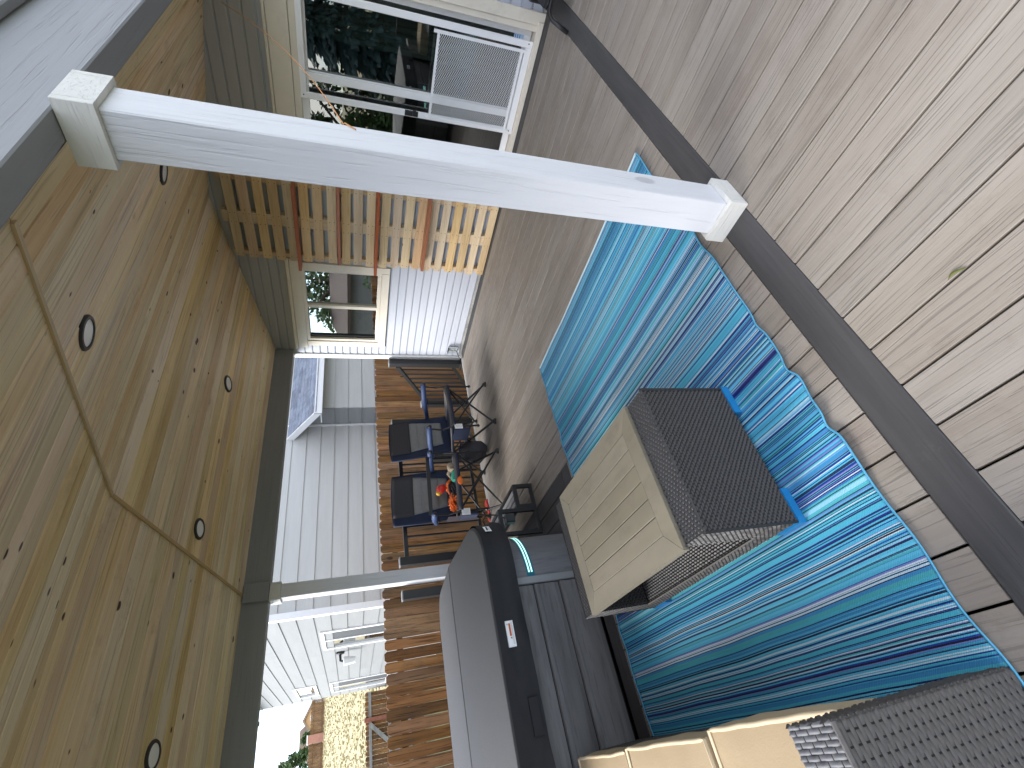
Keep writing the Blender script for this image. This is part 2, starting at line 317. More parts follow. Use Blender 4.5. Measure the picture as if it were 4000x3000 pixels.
# ================================================================== GROUND
def hz(x, y):
    t = min(1, max(0, (x-24)/63)); return -.86+6.19*(t*t*(3-2*t)*.35+t*.65)
g = MB(); xs = [-400, -60, -20, -6, 0, 6, 12, 20, 24, 30, 37, 44, 51, 58, 65, 72, 79, 87, 95, 140, 300, 1200]; ys = [-1200, -300, -80, -40, -24, -16, -10, -6, -3, 0, 4, 10, 20, 60, 300, 1200]
g.grid(len(xs)-1, len(ys)-1, lambda u, v: (xs[round(u*(len(xs)-1))], ys[round(v*(len(ys)-1))], hz(xs[round(u*(len(xs)-1))], 0)))
g.obj('ground', M['grass'], kind='structure')
gt = MB()
for _ in range(3500):
    x = 26+60*R.random()**1.2; y = x*R.uniform(-.135, .01); z = hz(x, y); h = R.uniform(.03, .12); a = R.uniform(0, 6.28); dx, dy = math.cos(a)*.10, math.sin(a)*.10
    gt.add([(x-dx, y-dy, z-.03), (x+dx, y+dy, z-.03), (x+dx*.6+R.uniform(-.2, .2), y+dy*.6, z+h), (x-dx*.5, y-dy*.5+R.uniform(-.2, .2), z+h*.8)], [(0, 1, 2, 3)])
gt.obj('grass', M['grass'], kind='stuff', recalc=False, label='dry straw coloured tall grass covering the hillside', category='grass')

# ================================================================== DECK
deck = B(-2.4, 5.33, -4.95, 2.6, -.86, -.12).obj('deck', M['under'], kind='structure'); deck['_o'] = [0, 0, 0]
PITCH = .1444; BW = .1365
def deckboard(x0, x1, yc, mat='deck'):
    o = MB().prism(0, cham(yc-BW/2, yc+BW/2, -.027, R.uniform(-.0012, .0012), .0018), x0, x1).obj('deck_board', M[mat], deck)
    return o
for i in range(-32, 19):
    y = -.182+PITCH*(i+.5)
    if y < -4.66: continue
    deckboard(-2.35, .766, y)
    if y < -1.63: deckboard(.909, 5.185, y)
    else: deckboard(.909, 2.969, y)
MB().prism(1, cham(.769, .906, -.027, .0012, .004), -4.66, 2.55).obj('border_board', M['border'], deck)
MB().prism(0, cham(-4.80, -4.668, -.027, .001, .004), -2.35, 5.19).obj('border_board', M['borderx'], deck)
MB().prism(1, cham(2.973, 3.110, -.027, .0012, .004), -1.622, 2.55).obj('border_board', M['border'], deck)
MB().prism(0, cham(-1.622, -1.487, -.027, .0012, .004), 3.114, 5.185).obj('border_board', M['borderx'], deck)
for y0 in (-1.483, -1.342): MB().prism(0, cham(y0, y0+.137, -.027, 0, .004), 3.114, 5.185).obj('border_board', M['borderx'], deck)
MB().prism(1, cham(5.19, 5.255, -.04, -.002, .004), -4.66, 2.5).obj('rim_board', M['weathered'], deck)
MB().prism(1, cham(5.259, 5.335, -.09, -.016, .004), -4.9, 2.5).obj('rim_board', M['weathered'], deck)

# ================================================================== HOUSE
W = -4.82
house = thing('house', 'pale blue grey lap sided house wall with cream trim beside the deck', 'house', (2, W, 0)); O3 = house['_o']
def hp(m, name, mat, parent=house, **k): return m.obj(name, M[mat], parent, **k)
DX0, DX1, DZ = 1.04, 2.56, 2.04; WX0, WX1, WZ0, WZ1 = 3.83, 5.03, 1.22, 2.13
def sub(segs, a, b):
    out = []
    for x0, x1 in segs:
        if b <= x0 or a >= x1: out.append((x0, x1)); continue
        if a > x0: out.append((x0, a))
        if b < x1: out.append((b, x1))
    return out
z = .03; P = .0975; xl, xr = -2.2, 5.292
while z < 2.9:
    z1 = z+P; segs = [(xl, xr)]; zm = (z+z1)/2
    if zm < 2.20: segs = sub(segs, .945, 2.655)
    if 1.12 < zm < 2.28: segs = sub(segs, 3.74, 5.12)
    for x0, x1 in segs:
        gm = 'gable' if zm > 2.26 else 'siding'
        pr = [(W-.03, z+.004), (W+.006, z+.004), (W+.008, z+.012), (W+.002, z1-.010), (W-.006, z1-.004), (W-.006, z1+.003), (W-.03, z1+.003)]
        MB().prism(0, pr, x0, x1).obj('gable_board' if gm == 'gable' else 'siding_board', M[gm], house)
    z = z1
for x0, x1, z0, z1 in ((xl, DX0, -.6, 3.2), (DX0, DX1, DZ, 3.2), (DX1, WX0, -.6, 3.2), (WX0, WX1, -.6, WZ0), (WX0, WX1, WZ1, 3.2), (WX1, 5.33, -.6, 3.2)):
    hp(B(x0, x1, W-.16, W-.028, z0, z1), 'wall', 'siding')
hp(B(5.294, 5.375, W-.16, W+.022, -.6, 2.31, .004), 'corner_trim', 'white'); hp(B(5.294, 5.375, W-.16, W+.02, 2.312, 3.2), 'corner_trim', 'gable')
hp(B(5.33, 5.36, -10.5, W-.17, -.7, 3.2), 'wall', 'siding')
hp(B(-2.2, 5.3, W+.0, W+.012, -.03, .028), 'base_trim', 'weathered')
# room behind the glass
for bx in ((.2, 5.3, -8.6, -8.5, -.02, 2.5), (.2, .3, -8.5, W-.17, -.02, 2.5), (5.2, 5.3, -8.5, W-.17, -.02, 2.5), (.3, 5.2, -8.5, W-.165, -.02, .01), (.3, 5.2, -8.5, W-.165, 2.45, 2.5)):
    hp(B(*bx), 'room_wall', 'room')
# --- sliding door
hp(B(.945, DX0-.002, W-.02, W+.028, .0, 2.20, .003), 'door_casing', 'trim'); hp(B(DX1+.002, 2.655, W-.02, W+.028, .0, 2.20, .003), 'door_casing', 'trim')
hp(B(.945, 2.655, W-.021, W+.032, 2.043, 2.20, .003, 0), 'door_header', 'trim'); hp(B(.93, 2.67, W-.02, W+.05, 2.203, 2.225, .003, 0), 'drip_cap', 'trim')
door = thing('sliding_door', '', '', (DX0, W, 0)); del door['label'], door['category']; door.parent = house; door.location = Vector((DX0, W, 0))-Vector(O3)
dv = lambda m, n, mt, **k: m.obj(n, M[mt], door, **k)
dv(B(DX0, DX0+.05, W-.13, W+.012, .022, DZ, .003), 'frame', 'trim'); dv(B(DX1-.05, DX1, W-.13, W+.012, .022, DZ, .003), 'frame', 'trim')
dv(B(DX0+.051, DX1-.051, W-.13, W+.012, 1.985, DZ, .003, 0), 'frame', 'trim'); dv(B(DX0-.03, DX1+.03, W-.14, W+.045, .003, .05, .004, 0), 'sill', 'trim')
def sash(x0, x1, yc, z0, z1, st=.062, mat='vinyl'):
    for a, b in ((x0, x0+st), (x1-st, x1)): dv(B(a, b, yc-.016, yc+.016, z0, z1, .003), 'stile', mat)
    dv(B(x0+st, x1-st, yc-.015, yc+.015, z1-st, z1, .003, 0), 'rail', mat); dv(B(x0+st, x1-st, yc-.015, yc+.015, z0, z0+st, .003, 0), 'rail', mat)
    dv(B(x0+st-.004, x1-st+.004, yc-.003, yc+.003, z0+st-.004, z1-st+.004), 'glass', 'glass')
sash(DX0+.05, 1.83, W-.095, .055, 1.985); sash(1.77, DX1-.05, W-.055, .055, 1.985)
# screen door panel in front
sx0, sx1, sy = 1.165, 1.965, W+.002
for a, b in ((sx0, sx0+.052), (sx1-.052, sx1)): dv(B(a, b, sy-.012, sy+.012, .052, 1.99, .003), 'screen_stile', 'vinyl')
dv(B(sx0+.053, sx1-.053, sy-.011, sy+.011, 1.94, 1.99, .003, 0), 'screen_rail', 'vinyl'); dv(B(sx0+.053, sx1-.053, sy-.011, sy+.011, .052, .11, .003, 0), 'screen_rail', 'vinyl')
gx0, gx1, gz0, gz1 = 1.245, 1.94, .125, .885
for bx in ((gx0, gx1, gz1-.022, gz1), (gx0, gx1, gz0, gz0+.022)): dv(B(bx[0], bx[1], sy+.014, sy+.024, bx[2], bx[3]), 'guard_frame', 'vinyl')
for a in (gx0-.012, gx1-.012): dv(B(a, a+.024, sy+.013, sy+.025, gz0-.03, gz1+.03), 'guard_frame', 'vinyl')
dv(MB().grid(1, 1, lambda u, v: (gx0+(gx1-gx0)*u, sy+.018, gz0+(gz1-gz0)*v)), 'guard_mesh', 'guard', recalc=False)
hd = dv(B(1.905, 1.955, sy+.012, sy+.03, .98, 1.10, .008), 'handle', 'black'); dv(B(1.89, 1.945, sy+.03, sy+.05, 1.0, 1.03, .006), 'handle', 'black')
for a, b in ((sx0+.02, .085), (sx1-.03, .085), (sx1-.03, 1.965), (sx0+.02, 1.965)): dv(MB().lathe((a, sy+.012, b), [(.006, 0), (.005, .003)], 8, Vector((0, 1, 0))), 'screw', 'black')
# curtain and security sticker behind / on the fixed pane
for k in range(9):
    x = 1.10+k*.055
    hp(MB().tube([(x, W-.28, .06), (x+.004, W-.285, 1.0), (x, W-.28, 1.95)], [.03, .027, .03], 8), 'curtain_fold', 'curtain', smooth=True)
dv(B(1.104, 1.215, W-.0905, W-.0895, .119, .205), 'sticker', 'palesticker'); dv(B(1.106, 1.152, W-.0895, W-.089, .142, .203), 'sticker_badge', 'sticker'); text('ADT', .024, M['label'], door, (1.129, W-.0885, .173), (rad(90), 0, rad(180)))
for k in range(3): dv(B(1.158, 1.210, W-.0894, W-.0889, .150+k*.020, .156+k*.020), 'sticker_line', 'sticker')
# --- window
for a, b, c, d in ((3.74, WX0-.002, 1.125, 2.125), (WX1+.002, 5.12, 1.125, 2.125)): hp(B(a, b, W-.02, W+.026, c, d, .003), 'window_casing', 'trim')
hp(B(WX0, WX1, W-.02, W+.026, 1.125, WZ0-.002, .003, 0), 'window_casing', 'trim'); hp(B(3.70, 5.155, W-.02, W+.03, 2.128, 2.245, .003, 0), 'window_header', 'trim'); hp(B(3.68, 5.17, W-.02, W+.052, 2.248, 2.285, .006, 0), 'drip_cap', 'trim')
win = thing('window', '', '', (WX0, W, WZ0)); del win['label'], win['category']; win.parent = house; win.location = Vector((WX0, W, WZ0))-Vector(O3)
wv_ = lambda m, n, mt, **k: m.obj(n, M[mt], win, **k)
for a, b in ((WX0, WX0+.04), (WX1-.04, WX1)): wv_(B(a, b, W-.07, W+.014, WZ0, WZ1, .003), 'frame', 'trim')
for a, b in ((WZ0, WZ0+.04), (WZ1-.04, WZ1)): wv_(B(WX0+.041, WX1-.041, W-.07, W+.012, a, b, .003, 0), 'frame', 'trim')
wv_(B(4.395, 4.445, W-.06, W+.008, WZ0+.041, WZ1-.041, .003), 'mullion', 'trim')
wv_(B(WX0+.04, 4.395, W-.03, W-.026, WZ0+.04, WZ1-.04), 'pane', 'wglass'); wv_(B(4.445, WX1-.04, W-.045, W-.041, WZ0+.04, WZ1-.04), 'pane', 'wglass')
wv_(B(WX1-.075, WX1-.041, W-.038, W-.02, WZ0+.042, WZ1-.042), 'sash_bar', 'black')
# potted plant on the inside sill
pp = thing('potted_plant', 'bare stemmed potted plant behind the left window pane', 'plant', (4.72, W-.24, 1.20))
MB().lathe((4.72, W-.24, 1.20), [(.05, 0), (.065, .11), (.068, .12)], 14).obj('pot', plain('red_pot', (.25, .06, .06), .6), pp)
for k in range(5):
    a = R.uniform(-1, 1); pts = [(4.72, W-.24, 1.31), (4.72+a*.05, W-.24+.01*k, 1.42), (4.72+a*.16, W-.24, 1.50+R.uniform(-.05, .06))]
    st = MB().tube(pts, .004, 5).obj('stem', M['trunk'], pp)
    for q in range(4):
        c = Vector(pts[2])+Vector((R.uniform(-.05, .05), R.uniform(-.03, .03), R.uniform(-.04, .04))); MB().ball(c, (.026, .006, .014), 6, 4).obj('leaf', M['leaf'], pp)
hp(B(3.9, 5.0, W-.34, W-.165, 1.165, 1.198), 'inner_sill', 'vinyl')
# outlet cover on the wall by the rail post
oc = thing('outlet_cover', 'clear bubble outlet cover low on the siding by the corner rail post', 'outlet', (5.13, W, .1))
B(5.085, 5.165, W+.009, W+.03, .075, .215, .004).obj('outlet_box', M['vinyl'], oc); B(5.07, 5.18, W+.031, W+.085, .07, .215, .02).obj('bubble', M['clear'], oc)
MB().tube([(5.13, W+.06, .09), (5.18, W+.07, .07), (5.24, W+.06, .045), (5.29, W+.05, .02)], .006, 6).obj('cable', M['black'], oc)
for k in range(6): B(5.072+k*.019, 5.080+k*.019, W+.03, W+.084, .2155, .222).obj('hinge_rib', M['charcoal'], oc)

# ================================================================== PATIO ROOF
XR, ZR, S = 3.05, 2.90, .1667
roof = thing('patio_roof', 'gabled patio roof with knotty pine board ceiling and grey beams', 'roof', (XR, -1.8, 2.3))
def zc(x): return ZR-S*abs(x-XR)
Y0, YB, Y1 = W+.002, -1.62, 1.1
for side in (-1, 1):
    xe = .80 if side < 0 else 5.30; n = 19
    for k in range(n):
        xa = XR+side*(k*(abs(xe-XR)/n)); xb = XR+side*((k+1)*(abs(xe-XR)/n)); a, b = min(xa, xb)+.0014, max(xa, xb)-.0014
        cuts = [Y0, YB, Y1]
        for ya, yb in zip(cuts[:-1], cuts[1:]):
            d = R.uniform(-.0012, .0008); c = .006
            pr = [(a, zc(a)+c+d), (a+c, zc(a+c)+d), (b-c, zc(b-c)+d), (b, zc(b)+c+d), (b, zc(b)+.02), (a, zc(a)+.02)]
            MB().prism(1, pr, ya+.0015, yb-.0015).obj('ceiling_board', M['pine'], roof)
    pr = [(XR, ZR+.022), (xe, zc(xe)+.022), (xe, zc(xe)+.16), (XR, ZR+.17)]
    MB().prism(1, pr, W+.0, Y1+.05).obj('roof_deck', M['roofbrown'], roof)
    # batten over the board joint
    a, b = XR+side*.004, (1.19 if side < 0 else 5.185)
    MB().prism(1, [(a, zc(a)-.012), (b, zc(b)-.012), (b, zc(b)-.0005), (a, zc(a)-.0005)], YB-.011, YB+.011).obj('batten', M['batten'], roof)
for a, b in ((.774, .868),): B(a, b, W+.03, Y1, 2.318, 2.60, .005, 1).obj('beam', M['beam'], roof)
B(.869, .893, W+.03, Y1, 2.338, 2.60, .003, 1).obj('beam_lip', M['beam'], roof)
B(.735, .772, W+.03, Y1+.03, 2.585, 2.80, .005, 1).obj('fascia', M['beam'], roof)
B(5.205, 5.335, W+.03, Y1, 2.312, 2.68, .005, 1).obj('beam', M['beam'], roof)
B(5.170, 5.203, -1.72, -1.545, 2.315, 2.53, .004).obj('beam_splice', M['beam'], roof)
B(.92, 5.2, Y1-.04, Y1, 2.6, 2.9).obj('gable_end', M['gable'], roof)

def post(name, label, x, y, wd, coll, zt):
    t = thing(name, label, 'post', (x, y, 0), group='white porch posts')
    h = wd/2; B(x-h, x+h, y-h, y+h, .001, zt, .004).obj('shaft', M['post'], t)
    c = coll/2
    def collar(z0, z1):
        # four mitred boards round the shaft
        for (x0, x1, y0, y1) in ((x-c, x+c, y-c, y-h-.001), (x-c, x+c, y+h+.001, y+c), (x-c, x-h-.001, y-h, y+h), (x+h+.001, x+c, y-h, y+h)):
            B(x0, x1, y0, y1, z0, z1, .002).obj('collar_board', M['collar'], t)
    collar(.0025, .088); collar(zt-.098, zt-.002); return t
post('porch_post', 'near white wooden porch post standing on the dark border board', .842, -1.6575, .146, .188, 2.317)
post('porch_post', 'far white porch post behind the hot tub cover', 5.27, -1.628, .13, .165, 2.311)

for i, (x, y, lab) in enumerate(((1.945, -1.866, 'round recessed ceiling light nearest the camera, beside the board joint'), (1.965, -3.34, 'recessed ceiling light partly hidden behind the near white post'),
                        (4.14, -3.335, 'recessed ceiling light nearest the house window, on the far slope'), (4.145, -1.855, 'recessed ceiling light between the batten and the far post'), (4.13, -.40, 'recessed ceiling light above the hot tub, at the photo edge'))):
    t = thing('ceiling_light', lab, 'ceiling light', (x, y, zc(x)), group='recessed ceiling lights')
    n = Vector((-S if x < XR else S, 0, 1)).normalized(); n = Vector((n.x, 0, n.z)); 
    n = Vector((S if x > XR else -S, 0, 1)).normalized()*-1
    prof = [(.062, .0), (.062, .010), (.068, .012), (.080, .010), (.084, .004), (.085, -.003)]
    MB().lathe((x, y, zc(x)), [(.085, -.003), (.085, .005), (.079, .012), (.066, .013), (.063, .006)], 40, n).obj('trim_ring', M['ring'], t)
    MB().lathe((x, y, zc(x)), [(.0635, -.002), (.0635, .0075), (.05, .009)], 36, n).obj('lens', M['lens'], t)

# ================================================================== PALLET SHELF
pal = thing('pallet_shelf', 'tall pine pallet board wall leaning on the siding with four red shelves', 'pallet', (3.19, W+.06, 0))
PX0, PX1 = 2.70, 3.668
tops = [2.744, 2.620, 2.482, 2.352, 2.217, 2.076, 1.951, 1.812, 1.672, 1.549, 1.416, 1.268, 1.142, 1.020, .888, .757, .624, .493, .359, .226, .094]
for i, zt in enumerate(tops):
    x0, x1 = PX0+R.uniform(-.01, .01), PX1+R.uniform(-.022, .008); hh = R.uniform(.084, .095)
    t = R.uniform(-.004, .004)
    m = MB().prism(0, cham(W+.082, W+.098, zt-hh, zt, .002), x0, x1)
    m.v = [(a, b, c+t*(a-3.2)/.5) for a, b, c in m.v]
    sl_ = m.obj('slat', M['slat'], pal)
    for sx in (PX0+.06, 3.13, 3.24, PX1-.045):
        for dz in (.022, hh-.022):
            MB().lathe((sx+R.uniform(-.006, .006), W+.0982, zt-dz), [(.0045, 0), (.0035, .0012)], 6, Vector((0, 1, 0))).obj('nail', M['black'], sl_)
for a, b, zt in ((PX0+.035, PX0+.085, 2.79), (3.12, 3.25, 2.80), (PX1-.075, PX1-.03, 2.76)): B(a, b, W+.012, W+.081, .004, zt, .003).obj('stringer', M['stringer'], pal)
for zt, x0, x1, dp in ((2.125, 2.72, 3.70, .13), (1.715, 2.70, 3.585, .13), (1.325, 2.72, 3.69, .14), (.80, 2.70, 3.565, .15)):
    B(x0, x1, W+.099, W+.099+dp, zt-.032, zt, .004, 0).obj('shelf', M['shelf'], pal)

# ================================================================== RUG
def rugpt(u, v):
    x = 1.012+u*1.898; y = -2.52+v*2.76
    e = math.exp(-u*1.9/.16); ef = math.exp(-(1-u)*1.9/.20)
    table = 1/(1+math.exp(-(abs(x-1.86)-.60)/.05)) if -1.1 < y < -.38 else 1.0
    ph = noise.noise(Vector((y*2.3, 3.1, 0)))*2.2
    wv2 = math.sin(y*2*math.pi/.31+ph); mid = 1/(1+math.exp(-(y+1.2)/.08))*1/(1+math.exp((y+.35)/.12))
    notch = math.exp(-((y+.90)/.038)**2)+.8*math.exp(-((y+.64)/.034)**2)+.35*math.exp(-((y+1.13)/.04)**2); hump = math.exp(-((y+.93)/.06)**2)+math.exp(-((y+.68)/.07)**2)+.6*math.exp(-((y+.52)/.08)**2)
    zz = .007+.004*e*(1+wv2)*.5+.018*e*max(0, hump-.8*notch)*(.3+.7*mid)+.006*ef*(1+math.sin(y*2*math.pi/.22+1.3))*.5
    zz += .0045*(1+noise.noise(Vector((x*.9, y*5.5, 1.7))))*table*(.5+.5*abs(2*u-1))
    x += e*(.030*notch-.008*hump-.006*wv2-.012*noise.noise(Vector((y*4, 1, 4))))+ef*.014*noise.noise(Vector((y*5, 9, 2)))
    return (x, y+.008*noise.noise(Vector((x*3, y, 8))), zz)
rug = MB().grid(90, 420, rugpt).obj('outdoor_rug', M['rug'], smooth=True, recalc=False)
rug.modifiers.new('thickness', 'SOLIDIFY').thickness = .003
rug.modifiers['thickness'].offset = -1
tag(rug, 'blue and turquoise striped woven outdoor rug lying wavy on the deck', 'rug')
BD = plain('rug_binding', (.07, .32, .50), .6, .4, 60)
for u in (0.0, 1.0):
    pts = [Vector(rugpt(u, k/420))+Vector((0, 0, .002)) for k in range(421)]; MB().tube(pts, .0035, 5).obj('binding', BD, rug, smooth=True)
MB().tube([Vector(rugpt(k/60, 0))+Vector((0, 0, .002)) for k in range(61)], .006, 5).obj('binding', plain('rug_side_binding', (.5, .56, .56), .6), rug, smooth=True)

# ================================================================== COFFEE TABLE
tb = thing('coffee_table', 'dark wicker coffee table with tan slatted top on the striped rug', 'table', (1.86, -.73, .012))
TX0, TX1, TY0, TY1, TZ0, TZ1 = 1.312, 2.41, -1.036, -.425, .040, .452
E_ = .006
def wick(P0, U, V, N, lu, lv, pu=.023, pv=.0105, mat='wicker', parent=tb, h=.0055):
    return weave(P0, U, V, N, lu, lv, pu, pv, h).obj('weave', M[mat], parent, kind='stuff')
# structural core (dark, sits just behind the strands)
nb = lambda *a: B(*a).obj('core', M['wickerback'], tb)
nb(TX0+E_, 1.44, TY0+E_, TY1-E_, TZ0, TZ1-.006); nb(2.30, TX1-E_, TY0+E_, TY1-E_, TZ0, TZ1-.006)
nb(1.441, 2.299, TY0+E_, -.72, TZ0, TZ1-.03); nb(1.441, 2.299, -.719, TY1-E_, TZ0, .135)
X, Y, Z = (1, 0, 0), (0, 1, 0), (0, 0, 1)
wick((TX0+E_, TY0, TZ0), Y, Z, (-1, 0, 0), TY1-TY0, TZ1-TZ0)                 # near end
wick((TX1-E_, TY0, TZ0), Y, Z, X, TY1-TY0, TZ1-TZ0)                            # far end
wick((TX0, TY0+E_, TZ0), X, Z, (0, -1, 0), TX1-TX0, TZ1-TZ0-.02)               # house side
wick((TX0, TY1-E_, TZ0), X, Z, Y, TX1-TX0, .100)                               # lower panel, sofa side
wick((TX0, TY1-E_, .142), X, Z, Y, .130, TZ1-.142); wick((2.30, TY1-E_, .142), X, Z, Y, TX1-2.30, TZ1-.142)
wick((TX0, TY0, TZ1-E_), Y, X, Z, TY1-TY0, .128, .026, .011, h=.006); wick((2.30, TY0, TZ1-E_), Y, X, Z, TY1-TY0, .108, .026, .011, h=.006)
wick((1.442, -.718, .137), X, Z, Y, .857, TZ1-.175, .022, .012)               # niche back
wick((1.442, -.718, .1355), X, Y, Z, .857, .285, .022, .012); wick((1.4405, -.718, .142), Y, Z, X, .285, .28); wick((2.2995, -.718, .142), Y, Z, (-1, 0, 0), .285, .28)
MB().tube([(1.44, TY1-.004, .142), (2.30, TY1-.004, .142)], .004, 6).obj('edge_strand', M['sofawicker'], tb)  # paler than the table wicker, a highlight painted along the niche edge
for sy_ in (TY0+.004, TY1-.004): MB().tube([(TX0+.004, sy_, TZ0), (TX0+.004, sy_, TZ1)], .006, 6).obj('corner_strand', M['wicker'], tb)
# tan top: mitred frame with six planks
a0, a1, b0, b1, zt = 1.442, 2.298, TY0-.004, TY1+.006, .462; fw = .085
def poly(pts, z0, z1, name):
    n = len(pts); MB().add([(x, y, z0) for x, y in pts]+[(x, y, z1) for x, y in pts], [tuple(range(n))[::-1], tuple(range(n, 2*n))]+[(i, (i+1) % n, n+(i+1) % n, n+i) for i in range(n)]).obj(name, M['tabletop'], tb)
g_ = .0008
poly([(a0, b0), (a0+fw-g_, b0+fw+g_), (a0+fw-g_, b1-fw-g_), (a0, b1)], zt-.024, zt, 'top_frame'); poly([(a1, b0), (a1, b1), (a1-fw+g_, b1-fw-g_), (a1-fw+g_, b0+fw+g_)], zt-.024, zt, 'top_frame')
poly([(a0+2*g_, b0), (a1-2*g_, b0), (a1-fw, b0+fw-g_), (a0+fw, b0+fw-g_)], zt-.024, zt, 'top_frame'); poly([(a0+2*g_, b1), (a0+fw, b1-fw+g_), (a1-fw, b1-fw+g_), (a1-2*g_, b1)], zt-.024, zt, 'top_frame')
npk = 6; pw = (b1-b0-2*fw)/npk
for k in range(npk): B(a0+fw+.001, a1-fw-.001, b0+fw+k*pw+.0022, b0+fw+(k+1)*pw-.0022, zt-.022, zt-.0006, .0012, 0).obj('top_plank', M['tabletop'], tb)
B(a0+.02, a1-.02, b0+.05, b1-.05, zt-.034, zt-.0245).obj('top_bearer', M['wickerback'], tb)
for cx, cy_, dx, dy in ((TX0-.004, TY0-.004, 1, 1), (TX0-.004, TY1+.004, 1, -1), (TX1+.004, TY0-.004, -1, 1), (TX1+.004, TY1+.004, -1, -1)):
    m = MB(); L1, L2, t_ = .12, .135, .016
    pts = [(cx, cy_), (cx+dx*L1, cy_), (cx+dx*L1, cy_+dy*t_), (cx+dx*t_, cy_+dy*t_), (cx+dx*t_, cy_+dy*L2), (cx, cy_+dy*L2)]
    n = 6; m.add([(x, y, .012) for x, y in pts]+[(x, y, .046) for x, y in pts], [tuple(range(n))[::-1], tuple(range(n, 2*n))]+[(i, (i+1) % n, n+(i+1) % n, n+i) for i in range(n)]).obj('foot_guard', M['bluepad'], tb)
    q = B(min(cx+dx*.017, cx+dx*.08), max(cx+dx*.017, cx+dx*.08), min(cy_+dy*.017, cy_+dy*.08), max(cy_+dy*.017, cy_+dy*.08), .012, TZ0); q.obj('foot', M['wickerback'], tb)

# ================================================================== SOFA
sf = thing('wicker_sofa', 'grey wicker sofa with tan seat cushions beside the coffee table', 'sofa', (2.0, .5, 0.012))
AX0, AX1, SY, AZ = 1.0, 1.15, .085, .615
B(AX0+E_, AX1-.002, SY+E_, .90, .02, AZ-.006).obj('arm_core', M['wickerback'], sf)
def sw_(P0, U, V, N, lu, lv, pu=.052, pv=.0120, mat='sofawicker', h=.0085): weave(P0, U, V, N, lu, lv, pu, pv, h).obj('arm_weave', M[mat], sf, smooth=True, kind='stuff')
sw_((AX0+E_, SY, .02), Y, Z, (-1, 0, 0), .82, AZ-.02); sw_((AX0, SY+E_, .02), X, Z, (0, -1, 0), AX1-AX0, AZ-.02, .03)
sw_((AX0, SY, AZ-E_), X, Y, Z, AX1-AX0, .82, .040, .0115, 'armtop', .008); sw_((AX1-.002, SY, .40), Y, Z, X, .82, .2)
for zz in (AZ-.004,): MB().tube([(AX0+.006, SY+.004, zz), (AX0+.006, .9, zz)], .007, 6).obj('edge_strand', M['sofawicker'], sf)
B(AX1, 3.0, SY+.02, .90, .06, .30).obj('seat_core', M['wickerback'], sf); weave((AX1, SY+.02, .06), X, Z, (0, -1, 0), 1.85, .24, .03, .011, .005).obj('seat_weave', M['sofawicker'], sf, smooth=True, kind='stuff')
B(AX1, 3.0, .86, .98, .06, .80).obj('back_core', M['wickerback'], sf); weave((AX1, .985, .06), X, Z, Y, 1.85, .74, .05, .016, .006).obj('back_weave', M['sofawicker'], sf, smooth=True, kind='stuff')
B(3.0, 3.09, .19, .98, .02, .60, .01).obj('far_arm', M['sofawicker'], sf)
for xx in (1.04, 2.98):
    for yy in (.12, .9): B(xx, xx+.05, yy, yy+.05, .0125, .06).obj('foot', M['black'], sf)
def cushion(x0, x1, y0, y1, z0, z1, bulge=.02, seed=0):
    def P(u, v):
        # rounded box shell: v goes round the section (front, top, back), u along x
        x = x0+(x1-x0)*u; e = min(u, 1-u); k = 1-max(0, 1-e/.10)**2*.55
        t = v*3
        if t < 1: y, zq = y0, z0+(z1-z0)*t; r = 1
        elif t < 2: y, zq = y0+(y1-y0)*(t-1), z1
        else: y, zq = y1, z1-(z1-z0)*(t-2)
        ez = math.sin(math.pi*min(1, max(0, t-1)))
        zq = z0+(zq-z0)*(1-.0*(1-k)) + (bulge*ez*math.sin(math.pi*u)**.6 if 1 <= t <= 2 else 0)
        if t < 1: y -= .012*math.sin(math.pi*t)*math.sin(math.pi*u)**.5
        wr = .006*noise.noise(Vector((x*9, y*5, zq*9+seed))); 
        c = 1-k
        return (x, y+(wr if t < 1 else 0), zq+(wr if 1 <= t <= 2 else 0))
    m = MB().grid(24, 30, P)
    for u in (0, 1): m.add([P(u, j/30) for j in range(31)], [tuple(range(31))])
    o = m.obj('seat_cushion', M['cushion'], sf, smooth=False)
    bv = o.modifiers.new('soft', 'BEVEL'); bv.width = .018; bv.segments = 3; bv.limit_method = 'ANGLE'; bv.angle_limit = rad(50)
    for pl in o.data.polygons: pl.use_smooth = True
    pip = [P(.012+.976*k/24, 1/3*.995) for k in range(25)]
    pip = [(x0+.004, y0+.28, z1+.002)]+[(a, b+.004, c+.001) for a, b, c in pip]+[(x1-.004, y0+.28, z1+.002)]
    MB().tube(pip, .0075, 6).obj('piping', M['piping'], o, smooth=True)
cushion(1.158, 1.745, .082, .80, .302, .43, .03, 1); cushion(1.757, 2.385, .10, .80, .302, .44, .025, 5); cushion(2.395, 2.985, .11, .80, .302, .435, .025, 9)

# ================================================================== HOT TUB
tub = thing('hot_tub', 'square grey panelled hot tub with charcoal folding cover', 'hot tub', (4.05, -.28, .002))
HX0, HX1, HY0, HY1 = 3.13, 5.0, -1.25, .72
def rrect(x0, x1, y0, y1, r, n=10):
    out = []
    for cx, cy_, a in ((x0+r, y0+r, 180), (x1-r, y0+r, 270), (x1-r, y1-r, 0), (x0+r, y1-r, 90)):
        out += [(cx+r*math.cos(rad(a+90*k/n)), cy_+r*math.sin(rad(a+90*k/n))) for k in range(n+1)]
    return out
def ring(pts, z0, z1, name, mat, parent=tub, inset=0, smooth=True):
    n = len(pts); m = MB().add([(x, y, z0) for x, y in pts]+[(x, y, z1) for x, y in pts], [(i, (i+1) % n, n+(i+1) % n, n+i) for i in range(n)]+[tuple(range(n))[::-1], tuple(range(n, 2*n))]); return m.obj(name, M[mat], parent)
ring(rrect(HX0+.012, HX1-.012, HY0+.012, HY1-.012, .36), .003, .66, 'shell', 'wickerback')
